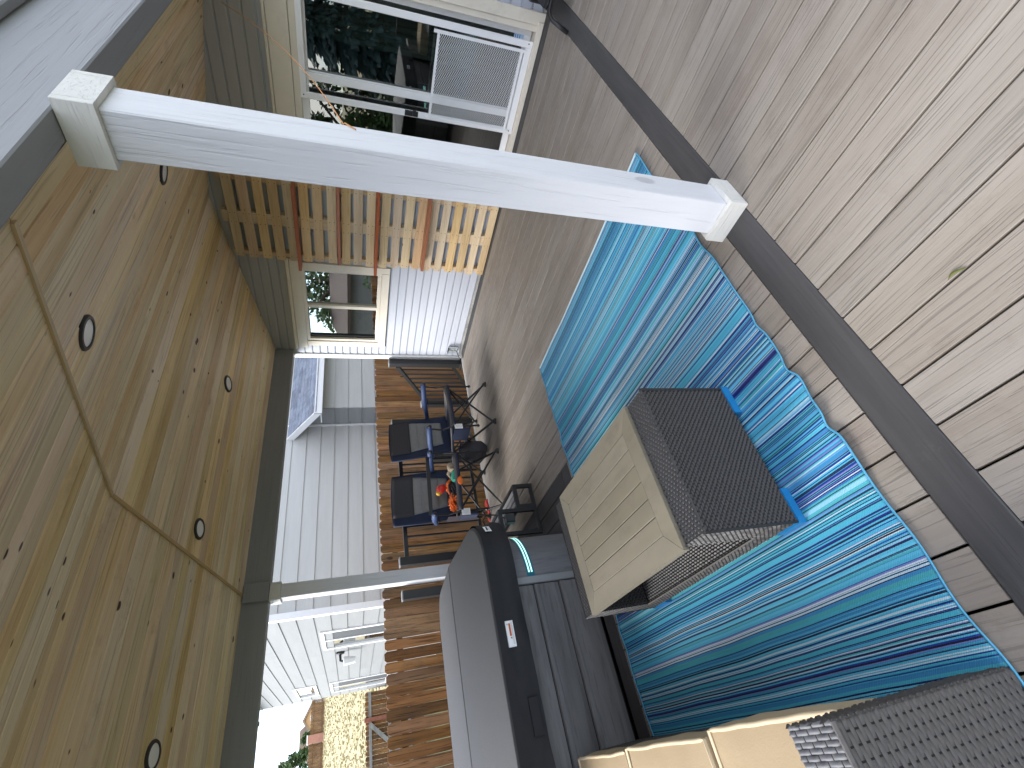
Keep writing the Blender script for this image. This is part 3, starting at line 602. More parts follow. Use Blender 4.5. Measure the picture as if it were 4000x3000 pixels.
for zz0, zz1, px in ((.012, .236, .0), (.242, .418, .0), (.424, .66, .0)):
    m = MB(); xf = HX0
    pr = [(xf+.012, zz0), (xf+.004, zz0+.002), (xf-.002, zz0+.03), (xf-.002, zz1-.035), (xf-.012, zz1-.03), (xf-.012, zz1-.004), (xf-.004, zz1), (xf+.012, zz1)]
    m.prism(1, pr, -.815, .36).obj('side_panel', M['tubpanel'], tub)
    MB().prism(0, [(HY0-(a-HX0)*-1, b) if False else (HY0+(a-HX0), b) for a, b in pr], HX0+.40, HX1-.36).obj('side_panel', M['tubpanel'], tub)
cp = [p for p in rrect(HX0, HX1, HY0, HY1, .38, 14)[:15]]
m = MB().grid(len(cp)-1, 6, lambda u, v: (*cp[round(u*(len(cp)-1))], .01+.65*v)); o = m.obj('corner_panel', M['tubcorner'], tub, smooth=True, recalc=False)
B(HX0-.018, HX0+.012, -.868, -.822, .01, .66, .004).obj('corner_trim', M['tubtrim'], tub); B(HX0+.38, HX0+.42, HY0-.018, HY0+.012, .01, .66, .004).obj('corner_trim', M['tubtrim'], tub)
def led(z0, z1, off, i0, i1, name, mat):
    c0 = (HX0+.38, HY0+.38); q = []
    for k in range(25):
        a = rad(i0+(i1-i0)*k/24); rr_ = .38+off; q.append((c0[0]+rr_*math.cos(a), c0[1]+rr_*math.sin(a)))
    MB().grid(24, 3, lambda u, v: (*(Vector(q[round(u*24)])*1.0), z0+(z1-z0)*v) if 0 < v < 1 or True else None).obj(name, M[mat], tub, smooth=True, recalc=False)
led(.395, .45, .004, 176, 250, 'led_housing', 'teal'); led(.408, .418, .006, 184, 250, 'led_strip', 'led'); led(.428, .438, .006, 184, 250, 'led_strip', 'led')
# cover: two planar halves hinged on a fold
CX0, CX1, CY0, CY1 = 3.035, 5.05, -1.30, .78; CXM = 4.05; zE, zF = .752, .795
out = rrect(CX0, CX1, CY0, CY1, .30, 10)
cover = ring(rrect(CX0+.01, CX1-.01, CY0+.01, CY1-.01, .30, 10), .64, .70, 'cover', 'blackmatte')
def half(sgn):
    xm = CXM-.004 if sgn < 0 else CXM+.004
    pts = [p for p in out if (p[0] < xm) == (sgn < 0)]
    if sgn < 0:   # reorder so that the cut runs between the two ends
        i = next(i for i in range(len(out)) if not (out[i][0] < xm) and (out[i-1][0] < xm)); seq = [out[(i+k) % len(out)] for k in range(len(out))]; pts = [p for p in seq if p[0] < xm]
    else:
        i = next(i for i in range(len(out)) if (out[i][0] < xm) and not (out[i-1][0] < xm)); seq = [out[(i+k) % len(out)] for k in range(len(out))]; pts = [p for p in seq if p[0] >= xm]
    pts = pts+[(xm, pts[-1][1]), (xm, pts[0][1])]
    zf = lambda x: zF-(zF-zE)*abs(x-CXM)/(CXM-CX0)
    c = Vector((sum(p[0] for p in pts)/len(pts), sum(p[1] for p in pts)/len(pts)))
    rings = []
    for sc_, dz in ((1.0, -.055), (1.0, -.016), (.996, -.006), (.985, -.001), (.97, 0)):
        rings.append([(c.x+(x-c.x)*sc_, c.y+(y-c.y)*sc_, zf(x)+dz) for x, y in pts])
    n = len(pts); v = [p for r_ in rings for p in r_]; f = [(j*n+i, j*n+(i+1) % n, (j+1)*n+(i+1) % n, (j+1)*n+i) for j in range(4) for i in range(n)]+[tuple(range(4*n, 5*n)), tuple(range(n))[::-1]]
    return MB().add(v, f).obj('cover_panel', M['vinylcover'], cover)
half(-1); half(1)
NN = 220
def skirt(u, v):
    a = u*len(out); i = int(a) % len(out); t = a-int(a); p = Vector(out[i]).lerp(Vector(out[(i+1) % len(out)]), t); c = Vector((CXM, (CY0+CY1)/2)); d = (p-c).normalized()
    k = (noise.noise(Vector((p.x*5, p.y*5, v*2.2)))*.018+noise.noise(Vector((p.x*11+v*2, p.y*11, 3)))*.008)*(.15+v)-.014*math.sin(math.pi*v)
    q = p+d*(.004+k+.005*v); return (q.x, q.y, .738-.178*v)
# resample outline evenly
import itertools
per = [0]; 
for i in range(len(out)): per.append(per[-1]+(Vector(out[(i+1) % len(out)])-Vector(out[i])).length)
def at(s):
    s = s % per[-1]
    for i in range(len(out)):
        if s <= per[i+1]: return Vector(out[i]).lerp(Vector(out[(i+1) % len(out)]), (s-per[i])/(per[i+1]-per[i]))
def skirt2(u, v):
    p = at(u*per[-1]*.99999); c = Vector((CXM, (CY0+CY1)/2)); e = at(u*per[-1]+.01)-at(u*per[-1]-.01); d = Vector((e.y, -e.x)).normalized()
    if d.dot(p-c) < 0: d = -d
    k = (noise.noise(Vector((p.x*3.5+v, p.y*3.5-v, v*2.0)))*.022+noise.noise(Vector((p.x*9+v*3, p.y*9, 3)))*.009)*(.1+v)
    q = p+d*(.010+abs(k)*1.2-.004*math.sin(math.pi*min(1, v*1.4))+.004*v); return (q.x, q.y, .738-.178*v)
MB().grid(NN, 10, skirt2).obj('skirt', M['blackmatte'], cover, smooth=True, recalc=False)
MB().grid(NN, 2, lambda u, v: (lambda q: (q[0]+(q[0]-CXM)*.003, q[1]+(q[1]+.26)*.003, .742-.055*v))(skirt2(u, v*.25))).obj('skirt_band', M['blackmatte'], cover, smooth=True, recalc=False)
B(3.008, 3.020, -.600, -.458, .646, .692, .002).obj('label', M['label'], cover)
B(3.0068, 3.0078, -.585, -.515, .664, .676).obj('label_bar', M['orange'], cover); text('WARNING', .013, M['ink'], cover, (3.0064, -.55, .670), (rad(90), 0, rad(-90)))
for k in range(4): B(3.0068, 3.0078, -.592, -.470, .652+k*.0027, .6532+k*.0027).obj('label_line', M['greyink'], cover)
MB().lathe((3.0078, -.580, .683), [(.005, 0), (.0045, .0008)], 12, Vector((-1, 0, 0))).obj('label_mark', M['greyink'], cover)
MB().add([(3.0068, -.512, .665), (3.0068, -.500, .665), (3.0068, -.506, .676)], [(0, 1, 2)]).obj('label_mark', M['ink'], cover)
def onsk(y, z, off=.012): return
t0 = rad(222); cc = (CX0+.30, CY0+.30); tg = []
q0, q1 = [Vector((cc[0]+.325*math.cos(a), cc[1]+.325*math.sin(a))) for a in (rad(214), rad(226))]
MB().add([(q0.x, q0.y, .655), (q1.x, q1.y, .66), (q1.x, q1.y, .705), (q0.x, q0.y, .70)], [(0, 1, 2, 3)]).obj('label', M['label'], cover)
qa = q0.lerp(q1, .5); dn = (qa-Vector(cc)).normalized()
tv = Vector((-dn.y, dn.x))
for k in range(4):
    p = qa+dn*.003+tv*(k-1.5)*.0105; MB().ball((p.x, p.y, .684), (.0045, .0045, .006), 8, 5).obj('tag_mark', M['ink'], cover)
p0, p1 = qa+dn*.003-tv*.022, qa+dn*.003+tv*.022; MB().bar((p0.x, p0.y, .669), (p1.x, p1.y, .669), .001, .003).obj('tag_line', M['greyink'], cover)
B(2.998, 3.012, -.20, -.02, .585, .640, .004).obj('handle_strap', M['blackmatte'], cover)
# latch and cable at the corner
ca = rad(238); qx, qy = cc[0]+.33*math.cos(ca), cc[1]+.33*math.sin(ca)
B(qx-.03, qx+.03, qy-.045, qy+.02, .45, .515, .008).obj('latch', M['black'], tub)
MB().tube([(qx, qy, .48), (qx+.02, qy-.06, .56), (qx+.05, qy-.08, .63), (qx+.08, qy-.05, .66), (qx+.10, qy+.02, .62)], .005, 6).obj('cable', M['black'], tub, smooth=True)

# ================================================================== STEP STOOL by the tub
st = thing('tub_step', 'two tier black metal step stool with grey slats beside the hot tub', 'step stool', (4.3, -1.63, 0.002))
SX0, SX1 = 3.765, 4.92; bw = .032
def fr(y0, y1, zt_):
    for x in (SX0, SX1-bw):
        for y in (y0, y1-bw): B(x, x+bw, y, y+bw, .0025, zt_).obj('leg', M['black'], st)
        B(x, x+bw, y0+bw, y1-bw, zt_-bw, zt_).obj('rail', M['black'], st); B(x+.002, x+bw-.002, y0+bw, y1-bw, .0025, .028).obj('rail', M['black'], st)
    for y in (y0, y1-bw): B(SX0+bw, SX1-bw, y, y+bw, zt_-bw, zt_).obj('rail', M['black'], st)
    n = 3; wd = (y1-y0-2*bw)/n
    for k in range(n): B(SX0+bw+.001, SX1-bw-.001, y0+bw+k*wd+.008, y0+bw+(k+1)*wd-.008, zt_-.02, zt_-.004, .002, 0).obj('slat', M['stepslat'], st)
fr(-1.862, -1.636, .184); fr(-1.634, -1.398, .364)

# ================================================================== RAILING AND STAIRS
rl = thing('deck_railing', 'black metal deck railing with thin balusters behind the camping chairs', 'railing', (5.4, -2.8, 0))
def rpost(x, y, z0, z1, w_=.088):
    B(x-w_/2, x+w_/2, y-w_/2, y+w_/2, z0, z1-.012, .004).obj('post', M['black'], rl)
    B(x-w_/2-.004, x+w_/2+.004, y-w_/2-.004, y+w_/2+.004, z1-.012, z1, .006).obj('post_cap', M['tubtrim'], rl)
    if z0 > -.1: B(x-.07, x+.07, y-.07, y+.07, z0-.004, z0+.012, .004).obj('post_base', M['black'], rl)
RXP = 5.40
rpost(RXP, -4.745, -.012, 1.06); rpost(RXP, -3.67, -.012, 1.07); rpost(RXP, -1.83, -.012, 1.07); rpost(RXP, -1.475, -.012, 1.065); rpost(6.36, -4.70, -.7, .49); rpost(6.36, -3.67, -.7, .49)
MB().bar((RXP, -3.625, .985), (RXP, -1.875, .985), .05, .045).obj('top_rail', M['black'], rl); MB().bar((RXP, -3.625, .10), (RXP, -1.875, .10), .04, .035).obj('bottom_rail', M['black'], rl)
k = -3.62+.11
while k < -1.9: MB().bar((RXP, k, .117), (RXP, k, .963), .019, .019).obj('baluster', M['black'], rl); k += .1165
for yy in (-4.72, -3.67):
    MB().bar((RXP+.045, yy, .93), (6.32, yy, .40), .05, .045).obj('stair_rail', M['black'], rl); MB().bar((RXP+.045, yy, .10), (6.32, yy, -.43), .04, .035).obj('stair_rail', M['black'], rl)
    for q in range(8):
        x = RXP+.12+q*.105; dz = -.53*(x-RXP-.045)/(.875); MB().bar((x, yy, .12+dz), (x, yy, .91+dz), .019, .019).obj('baluster', M['black'], rl)
stt = thing('deck_stairs', 'weathered wooden steps going down from the deck beside the house corner', 'stairs', (5.8, -4.2, -.86))
for q in range(3):
    for p in range(2): B(5.345+q*.29+p*.14, 5.345+q*.29+p*.14+.134, -4.66, -3.72, -.21-q*.18, -.18-q*.18, .003, 1).obj('tread', M['deck'], stt)
    B(5.35+q*.29+.27, 5.35+q*.29+.285, -4.66, -3.72, -.86, -.215-q*.18).obj('riser', M['weathered'], stt)
MB().add([(5.345, -2.05, .0), (5.43, -2.02, .0), (5.44, -1.6, .005), (5.35, -1.65, .0)], [(0, 1, 2, 3)])
def wavy(name, lab, mat, x0, y0, y1, z):
    m = MB().grid(20, 2, lambda u, v: (x0+.09*v+.01*math.sin(u*9), y0+(y1-y0)*u, z+.02*noise.noise(Vector((u*5, v*2, y0)))+.012)); o = m.obj(name, M[mat], smooth=True); o.modifiers.new('t', 'SOLIDIFY').thickness = .012; tag(o, lab, 'cloth'); return o
wavy('folded_towel', 'crumpled red towel lying on the weathered deck rim behind the left chair', 'toyred', 5.225, -2.42, -2.16, .0)
wavy('folded_towel', 'small orange cloth on the deck rim near the step stool', 'toyorange', 5.215, -2.05, -1.90, .0)

# ================================================================== CAMPING CHAIRS
def chair(label, x, y, fx, fy, strap=False):
    rz = math.atan2(fy, fx); t = thing('camping_chair', label, 'chair', (x, y, 0.002), rz, 'folding camping chairs by the railing'); t['_o'] = [0, 0, 0]
    k = lambda m, n, mt, par=t, **q: m.obj(n, M[mt], par, local=True, **q)
    r = .0125
    for s in (-1, 1):
        k(MB().tube([(.345, s*.30, .025), (-.24, s*.275, .40)], r, 8), 'leg', 'black', smooth=False); k(MB().tube([(-.30, s*.27, .025), (.30, s*.315, .485)], r, 8), 'leg', 'black')
        k(MB().tube([(.35, s*.305, .03), (.295, -s*.295, .47)], r*.85, 8), 'cross_tube', 'black'); k(MB().tube([(-.305, s*.27, .05), (-.25, -s*.27, .42)], r*.85, 8), 'cross_tube', 'black')
        k(MB().tube([(.30, s*.315, .20), (.305, s*.322, .49), (.26, s*.335, .60), (.285, s*.335, .745)], r*.8, 8), 'arm_post', 'black')
        k(MB().tube([(-.23, s*.285, .12), (-.255, s*.283, .60), (-.355, s*.265, 1.12)], r, 8), 'back_post', 'black')
        a = k(MB().tube([(.325, s*.335, .755), (.31, s*.335, .758), (.05, s*.33, .72), (-.25, s*.31, .655)], [.012, .030, .032, .026], 10), 'armrest', 'bluearm', smooth=True)
        k(MB().ball((.327, s*.335, .755), .019, 8, 6), 'arm_cap', 'black', a, smooth=True)
        for fx_, fy_ in ((.352, s*.302), (-.306, s*.27)): k(MB().lathe((fx_, fy_, 0), [(.034, 0), (.032, .014), (.015, .04)], 10), 'foot', 'black')
        k(MB().ball((.302, s*.318, .20), .018, 8, 5), 'joint', 'black'); k(MB().ball((.06, s*.29, .22), .016, 8, 5), 'joint', 'black'); k(MB().ball((-.25, s*.283, .62), .02, 8, 5), 'joint', 'black')
    def seat(u, v):
        yy = (v-.5)*.62; xx = .335-.56*u; sag = (1-(2*v-1)**2); z = .505-.10*u-.045*sag*math.sin(math.pi*min(1, u*1.1)); 
        if u < .08: z -= (.08-u)*.5
        return (xx, yy*(1-.05*u), z)
    def slab(fn, nu, nv, th, name, mt, par=t):
        o = k(MB().grid(nu, nv, fn), name, mt, par, smooth=True, recalc=False); sm = o.modifiers.new('t', 'SOLIDIFY'); sm.thickness = th; sm.offset = 0; return o
    so_ = slab(seat, 16, 16, .022, 'seat', 'navy')
    slab(lambda u, v: (lambda p: (p[0], p[1], p[2]+.012))(seat(u*.16, v)), 4, 12, .016, 'seat_edge', 'charcoal', so_)
    for s in (0, 1): slab(lambda u, v, s=s: (lambda p: (p[0], p[1], p[2]+.013))(seat(u*.95, (v*.13) if s == 0 else 1-v*.13)), 12, 3, .012, 'seat_edge', 'greycloth', so_)
    def back(u, v):
        z = .40+.735*u; cur = (2*v-1)**2; x_ = -.20-.15*u-.05*(1-cur)*(1-.3*u); wd = .59-.04*abs(u-.55); yy = (v-.5)*wd
        if u > .93: z -= (u-.93)*.9*cur*.25
        return (x_, yy, z)
    bo = slab(back, 20, 16, .022, 'backrest', 'navy')
    off = lambda p, d: (p[0]+d, p[1], p[2])
    slab(lambda u, v: off(back(.66+.32*u, .16+.80*v-.06*(1-u)*(0)), .016), 6, 10, .016, 'head_panel', 'charcoal', bo)
    def pad(u, v):
        e = .09*(1-u); p = back(.14+.52*u, .19+e+(.74-2*e)*v); rib = abs(math.sin(u*math.pi*4)); return off(p, .013+.020*rib**.6*min(1, min(v, 1-v)*10))
    slab(pad, 40, 12, .012, 'back_padding', 'greycloth', bo)
    k(B(.10, .31, -.372, -.338, .30, .47, .012), 'side_pouch', 'navy'); k(B(.315, .319, -.365, -.30, .385, .475), 'tag', 'label')
    for q in range(5): k(B(.3192, .3196, -.358, -.308, .40+q*.013, .404+q*.013), 'tag_line', 'greyink')
    if strap:
        k(MB().bar((.29, -.335, .79), (.20, .335, .775), .012, .038), 'strap', 'black'); k(MB().grid(8, 8, lambda u, v: (-.05+.25*u, -.345-.02*math.sin(3*u), .60-.42*v*(1-.3*u))), 'mesh_pocket', 'plum', smooth=True)
    return t
c1 = chair('navy and grey camping chair nearest the house with an empty seat', 4.735, -3.215, -.607, -.075)
c2 = chair('navy and grey camping chair holding dog toys with a strap across its arms', 4.875, -2.405, -.55, .105, True)
# ---- things piled on the second chair (placed from the seat of that chair)
Mc = Matrix.Translation((4.875, -2.405, 0)) @ Matrix.Rotation(math.atan2(.105, -.55), 4, 'Z')
def onseat(x, y, z): return Mc @ Vector((x, y, z))
def toy(name, label, mat, p, fn, cat='dog toy'):
    p = onseat(*p); m = MB(); fn(m, p); o = m.obj(name, M[mat], smooth=True); tag(o, label, cat, 'toys heaped on the chair'); return o
def ropey(m, p, n=46, r=.09):
    for _ in range(n):
        a = R.uniform(0, 6.28); b = R.uniform(.1, 1.2); d = Vector((math.cos(a)*math.cos(b), math.sin(a)*math.cos(b), math.sin(b)*.8)); m.tube([p, p+d*r*.6+Vector((0, 0, .01)), p+d*r+Vector((0, 0, -.015))], .0045, 5)
toy('mop_toy', 'shaggy orange rope toy at the left of the chair seat', 'toyorange', (.16, -.19, .49), lambda m, p: ropey(m, p, 90, .13))
toy('rope_toy', 'small orange knotted rope toy under the red squeaky toy', 'toyorange', (.03, .02, .50), lambda m, p: ropey(m, p, 60, .10))
rd = toy('squeaky_toy', 'red rubber bottle toy with yellow nose leaning on the backrest', 'toyred', (-.06, .06, .56), lambda m, p: m.tube([p, p+Vector((.01, .03, .05)), p+Vector((.02, .07, .075))], [.03, .055, .034], 10))
pr_ = onseat(-.06, .06, .56); m = MB(); m.tube([pr_+Vector((.02, .07, .075)), pr_+Vector((.025, .095, .088))], [.036, .02], 10); m.obj('nose', M['toyyellow'], rd, smooth=True)
toy('gloves', 'green cotton gloves lying over the front of the chair seat', 'toygreen', (.19, .07, .485), lambda m, p: [m.tube([p, p+Vector((-.03, .02*i-.05, .02)), p+Vector((-.085, .028*i-.06, -.005-.004*i))], [.05, .022, .014], 8) for i in range(5)], 'gloves')
toy('chew_ring', 'blue rubber toy tucked beside the gloves', 'toyblue', (.10, -.05, .48), lambda m, p: m.tube([p+Vector((.045*math.cos(a), .045*math.sin(a), .012*math.sin(2*a))) for a in [6.2832*q/16 for q in range(17)]], .014, 8))
toy('plush_toy', 'tan plush toy slumped at the right of the chair seat', 'toytan', (.14, .21, .49), lambda m, p: (m.ball(p+Vector((0, 0, .02)), (.05, .06, .045), 12, 8, lambda d: 1+.18*noise.noise(d*3)), m.tube([p, p+Vector((.05, .06, .05)), p+Vector((.06, .10, .02))], [.03, .022, .014], 8), m.tube([p, p+Vector((-.05, .05, .03)), p+Vector((-.08, .06, .0))], [.03, .02, .014], 8)))
toy('ball_launcher', 'orange plastic tab hanging over the seat front', 'toyorange', (.335, -.0, .465), lambda m, p: m.ball(p, (.016, .055, .03), 10, 6))
toy('black_leash', 'black leash heaped in the middle of the chair seat', 'blackmatte', (.16, -.05, .47), lambda m, p: m.tube([p+Vector((.07*math.cos(q*.9)*(1-.01*q), .10*math.sin(q*.7), .012+.004*q)) for q in range(16)], .016, 6), 'leash')
bag = MB().ball((4.86, -2.86, .16), (.17, .13, .16), 20, 14, lambda d: 1+.20*noise.noise(d*2.2)+.08*noise.noise(d*6)).obj('carry_bag', M['charcoal'], smooth=True)
bag.data.transform(Matrix.Translation((0, 0, .004-min(v.co.z for v in bag.data.vertices)))); tag(bag, 'dark slouching carry bag on the deck between the two chairs', 'bag')
b2 = MB().tube([(4.80, -2.93, .27), (4.82, -2.96, .33), (4.84, -2.86, .35), (4.86, -2.80, .29)], .012, 6).obj('bag_strap', M['navy'], bag, smooth=True)

# ================================================================== BENT TUBE CHAIR at the right edge
pc = thing('tube_chair', 'black bent steel tube patio chair leg at the right edge by the door', 'chair', (.6, -4.35, 0))
tb_ = lambda pts: MB().tube(pts, .0155, 10).obj('leg', M['black'], pc, smooth=True)
def arcpts(a, b, c, n=6): return [Vector(a)*(1-t)**2+Vector(b)*2*t*(1-t)+Vector(c)*t*t for t in [i/n for i in range(n+1)]]
tb_([(.893, -4.14, .014)]+arcpts((.868, -4.19, .10), (.852, -4.215, .165), (.80, -4.225, .175))+[(.30, -4.28, .19), (.02, -4.30, .014)])
tb_([(.893, -4.70, .014)]+arcpts((.86, -4.70, .10), (.845, -4.70, .165), (.79, -4.70, .175))+[(.30, -4.70, .19), (.02, -4.70, .014)])
B(.12, .80, -4.74, -4.21, .20, .225, .01).obj('seat', M['blackmatte'], pc); B(.76, .85, -4.74, -4.56, .14, .23, .01).obj('seat_bracket', M['black'], pc)
B(.10, .16, -4.74, -4.21, .226, .80, .01).obj('backrest', M['blackmatte'], pc)

# ================================================================== STRING from the post
sp_ = [Vector((.845, -1.733, 1.62)), Vector((.80, -1.74, 1.60))]
A_, B_ = Vector((.775, -1.745, 1.59)), Vector((1.385, -4.80, 2.50))
pts = [A_.lerp(B_, t)+Vector((0, 0, -.34*t*(1-t)*1.1)) for t in [i/24 for i in range(25)]]
stn = MB().tube([(.765, -1.70, 1.55), (.766, -1.735, 1.585)]+pts, .0022, 5).obj('string', M['string'], smooth=True); tag(stn, 'thin orange string tied to the near post rising towards the house wall', 'string')
MB().tube([(.764, -1.74, 1.585), (.764, -1.62, 1.49), (.765, -1.585, 1.485)], .0022, 5)

# ================================================================== NEIGHBOUR FENCE
FX = 8.0
fn = thing('picket_fence', 'weathered brown dog eared cedar fence behind the deck railing', 'fence', (FX, -3, -.86))
y = -9.5; i = 0
while y < 2.4:
    wd = .1375; top = 1.115+R.uniform(-.012, .012); gap = R.uniform(.001, .005) if y < -2.6 else R.uniform(.002, .012)
    e = .032; pr = [(y, -.90), (y+wd, -.90), (y+wd, top-e), (y+wd-e*.9, top), (y+e*.9, top), (y, top-e)]
    m = MB().prism(0, pr, FX-.010-(i % 2)*.006+R.uniform(-.004, .004), FX+.009); i += 1; tl = R.uniform(-.004, .004); m.v = [(a, b+tl*(c+.7), c) for a, b, c in m.v]
    m.obj('picket', M['fence'], fn); y += wd+gap
for zz in (-.45, .20, .85): B(FX+.012, FX+.05, -9.5, 2.4, zz, zz+.085).obj('fence_rail', M['fence'], fn)
yy = -9.4
while yy < 2.4: B(FX+.052, FX+.14, yy, yy+.09, -.90, 1.0).obj('fence_post', M['fence'], fn); yy += 2.4

# ================================================================== NEIGHBOUR HOUSE
NX, NY, NB, NXB = 10.0, -2.63, -6.84, 9.36
nh = thing('neighbour_house', 'pale grey lap sided neighbouring house beyond the picket fence', 'house', (14, -7, -.86))
PZ = .2985; zz = 1.351-PZ*7
while zz < 4.65:
    z1 = zz+PZ
    def lap(y0, y1, x): return [(x+.05, zz), (x-.022, zz), (x-.004, z1), (x-.004, z1+.006), (x+.05, z1+.006)]
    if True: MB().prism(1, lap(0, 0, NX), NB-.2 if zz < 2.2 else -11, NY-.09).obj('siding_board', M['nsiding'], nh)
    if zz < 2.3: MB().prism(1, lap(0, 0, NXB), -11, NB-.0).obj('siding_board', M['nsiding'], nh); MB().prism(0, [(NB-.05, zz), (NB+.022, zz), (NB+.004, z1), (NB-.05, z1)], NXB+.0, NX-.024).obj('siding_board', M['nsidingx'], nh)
    segs = [(NX+.09, 20.4)]
    zm = (zz+z1)/2
    if .3 < zm < 2.05: segs = sub(sub(segs, 11.3, 12.95), 17.55, 19.45)
    if 2.62 < zm < 3.15: segs = sub(segs, 17.5, 19.45)
    for a, b in segs:
        while a < b-.01:
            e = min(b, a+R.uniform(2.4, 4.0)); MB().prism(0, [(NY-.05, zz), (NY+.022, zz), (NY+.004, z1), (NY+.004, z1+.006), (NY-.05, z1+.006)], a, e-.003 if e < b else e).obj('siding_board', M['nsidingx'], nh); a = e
    zz = z1
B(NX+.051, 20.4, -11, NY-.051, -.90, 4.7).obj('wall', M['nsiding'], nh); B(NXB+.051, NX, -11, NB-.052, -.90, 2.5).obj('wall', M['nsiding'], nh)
B(NX-.03, NX+.088, NY-.088, NY+.03, -.90, 4.7).obj('corner_trim', M['white'], nh)
B(NX-.028, NX-.004, NB+.024, NB+.07, -.90, 3.0).obj('corner_trim', M['white'], nh)
# small roof over the bump out, slope faces the deck
EX, EZ, RX, RZ_ = 8.98, 2.30, 10.0, 2.95
ra, rb = -11.0, -6.44
MB().prism(1, [(EX, EZ), (RX, RZ_), (RX, RZ_-.10), (EX, EZ-.10)], ra, rb).obj('roof', M['white'], nh)
B(EX-.022, EX-.001, ra, rb+.03, EZ-.12, EZ+.035, .003).obj('fascia', M['white'], nh)
MB().prism(1, [(EX-.02, EZ-.12), (RX, RZ_-.13), (RX, RZ_+.035), (EX-.02, EZ+.035)], rb+.001, rb+.03).obj('rake_board', M['white'], nh)
B(EX, NXB, ra, rb-.001, EZ-.105, EZ-.085).obj('soffit', M['white'], nh)
ns = 8; sl2 = math.hypot(RX-EX, RZ_-EZ)
for j in range(ns):
    yq = ra+R.uniform(0, .3)
    t0_, t1_ = j/ns, (j+1.25)/ns
    while yq < rb:
        wq = R.uniform(.20, .34); y1q = min(yq+wq, rb-.004)
        P_ = lambda t: (EX+(RX-EX)*t, EZ+(RZ_-EZ)*t)
        (xa, za), (xb, zb) = P_(t0_-.03), P_(min(t1_, 1.0)); h_ = R.uniform(.010, .020)
        MB().prism(1, [(xa, za+.012), (xa, za+.012+h_), (xb, zb+.008), (xb, zb+.002)], yq, y1q-.006).obj('shingle', M['shingle'], nh); yq += wq
# side windows, lamp, eave
def nwin(x0, x1, z0, z1, split=True):
    f = B(x0, x1, NY-.04, NY+.03, z0, z1); fr_ = MB()
    for bx in ((x0, x0+.09, z0, z1), (x1-.09, x1, z0, z1), (x0+.09, x1-.09, z1-.07, z1), (x0+.09, x1-.09, z0, z0+.09)): fr_.box(bx[0], bx[1], NY-.04, NY+.04, bx[2], bx[3])
    fo = fr_.obj('window', M['vinyl'], nh); xm = (x0+x1)/2
    if split:
        B(x0+.09, xm-.03, NY-.03, NY+.012, z0+.09, z1-.07).obj('insect_screen', M['darkpane'], fo); B(xm-.03, xm+.03, NY-.04, NY+.03, z0+.09, z1-.07).obj('mullion', M['vinyl'], fo); B(xm+.03, x1-.09, NY-.03, NY-.005, z0+.09, z1-.07).obj('pane', M['wglass'], fo)
        B(x0+.09, x1-.09, NY-.05, NY-.045, z0+.09, z1-.07).obj('blind', M['curtain'], fo)
    else:
        B(x0+.09, x1-.09, NY-.03, NY-.005, z0+.09, z1-.07).obj('pane', M['wglass'], fo); B(x0+.09, x1-.09, NY-.05, NY-.045, z0+.09, z1-.07).obj('blind', M['curtain'], fo)
nwin(11.3, 12.95, .45, 2.18); nwin(17.55, 19.45, .40, 2.2); nwin(17.5, 19.45, 2.57, 3.21, False)
lm = MB().lathe((13.55, NY+.02, 1.83), [(.10, 0), (.10, .03), (.03, .05)], 12, Vector((0, 1, 0))).obj('wall_lamp', M['black'], nh)
MB().tube([(13.55, NY+.06, 1.83), (13.55, NY+.20, 1.82), (13.55, NY+.22, 1.75)], .03, 8).obj('lamp_arm', M['black'], lm); MB().lathe((13.55, NY+.22, 1.48), [(.07, 0), (.10, .26), (.05, .28)], 12).obj('lamp_shade', M['label'], lm)
MB().prism(0, [(NY+.36, 4.55), (NY+.36, 4.69), (-7, 7.2), (-7, 7.0)], 9.5, 20.8).obj('main_roof', M['roofbrown'], nh); B(9.5, 20.8, NY+.30, NY+.42, 4.46, 4.60).obj('gutter', M['charcoal'], nh); B(9.5, 20.8, NY+.01, NY+.30, 4.56, 4.58).obj('soffit', M['white'], nh)
B(9.5, 20.8, -12.5, -6.9, 4.4, 7.0).obj('wall', M['nsiding'], nh)

# ================================================================== BACK FENCE (seen from its rail side)
BX = 20.6
bf = thing('back_fence', 'brown cedar fence with rails and diagonal brace beyond the neighbour house', 'fence', (BX, -1, -.86))
y = -2.55
while y < 1.6:
    t_ = 1.12+R.uniform(-.015, .015); MB().prism(0, [(y, -.90), (y+.135, -.90), (y+.135, t_-.03), (y+.10, t_), (y+.035, t_), (y, t_-.03)], BX, BX+.018).obj('picket', M['fence'], bf); y += .1405
for zz in (.92, .28, -.4): B(BX-.045, BX-.002, -2.55, 1.6, zz, zz+.09).obj('fence_rail', M['weathered'], bf)
for yy in (-1.72, .6): B(BX-.14, BX-.047, yy-.06, yy+.06, -.90, 1.16).obj('fence_post', M['shelf'] if yy < 0 else M['fence'], bf)
MB().bar((BX-.07, -1.60, .98), (BX-.07, -.55, -.1), .05, .12).obj('brace', M['weathered'], bf)

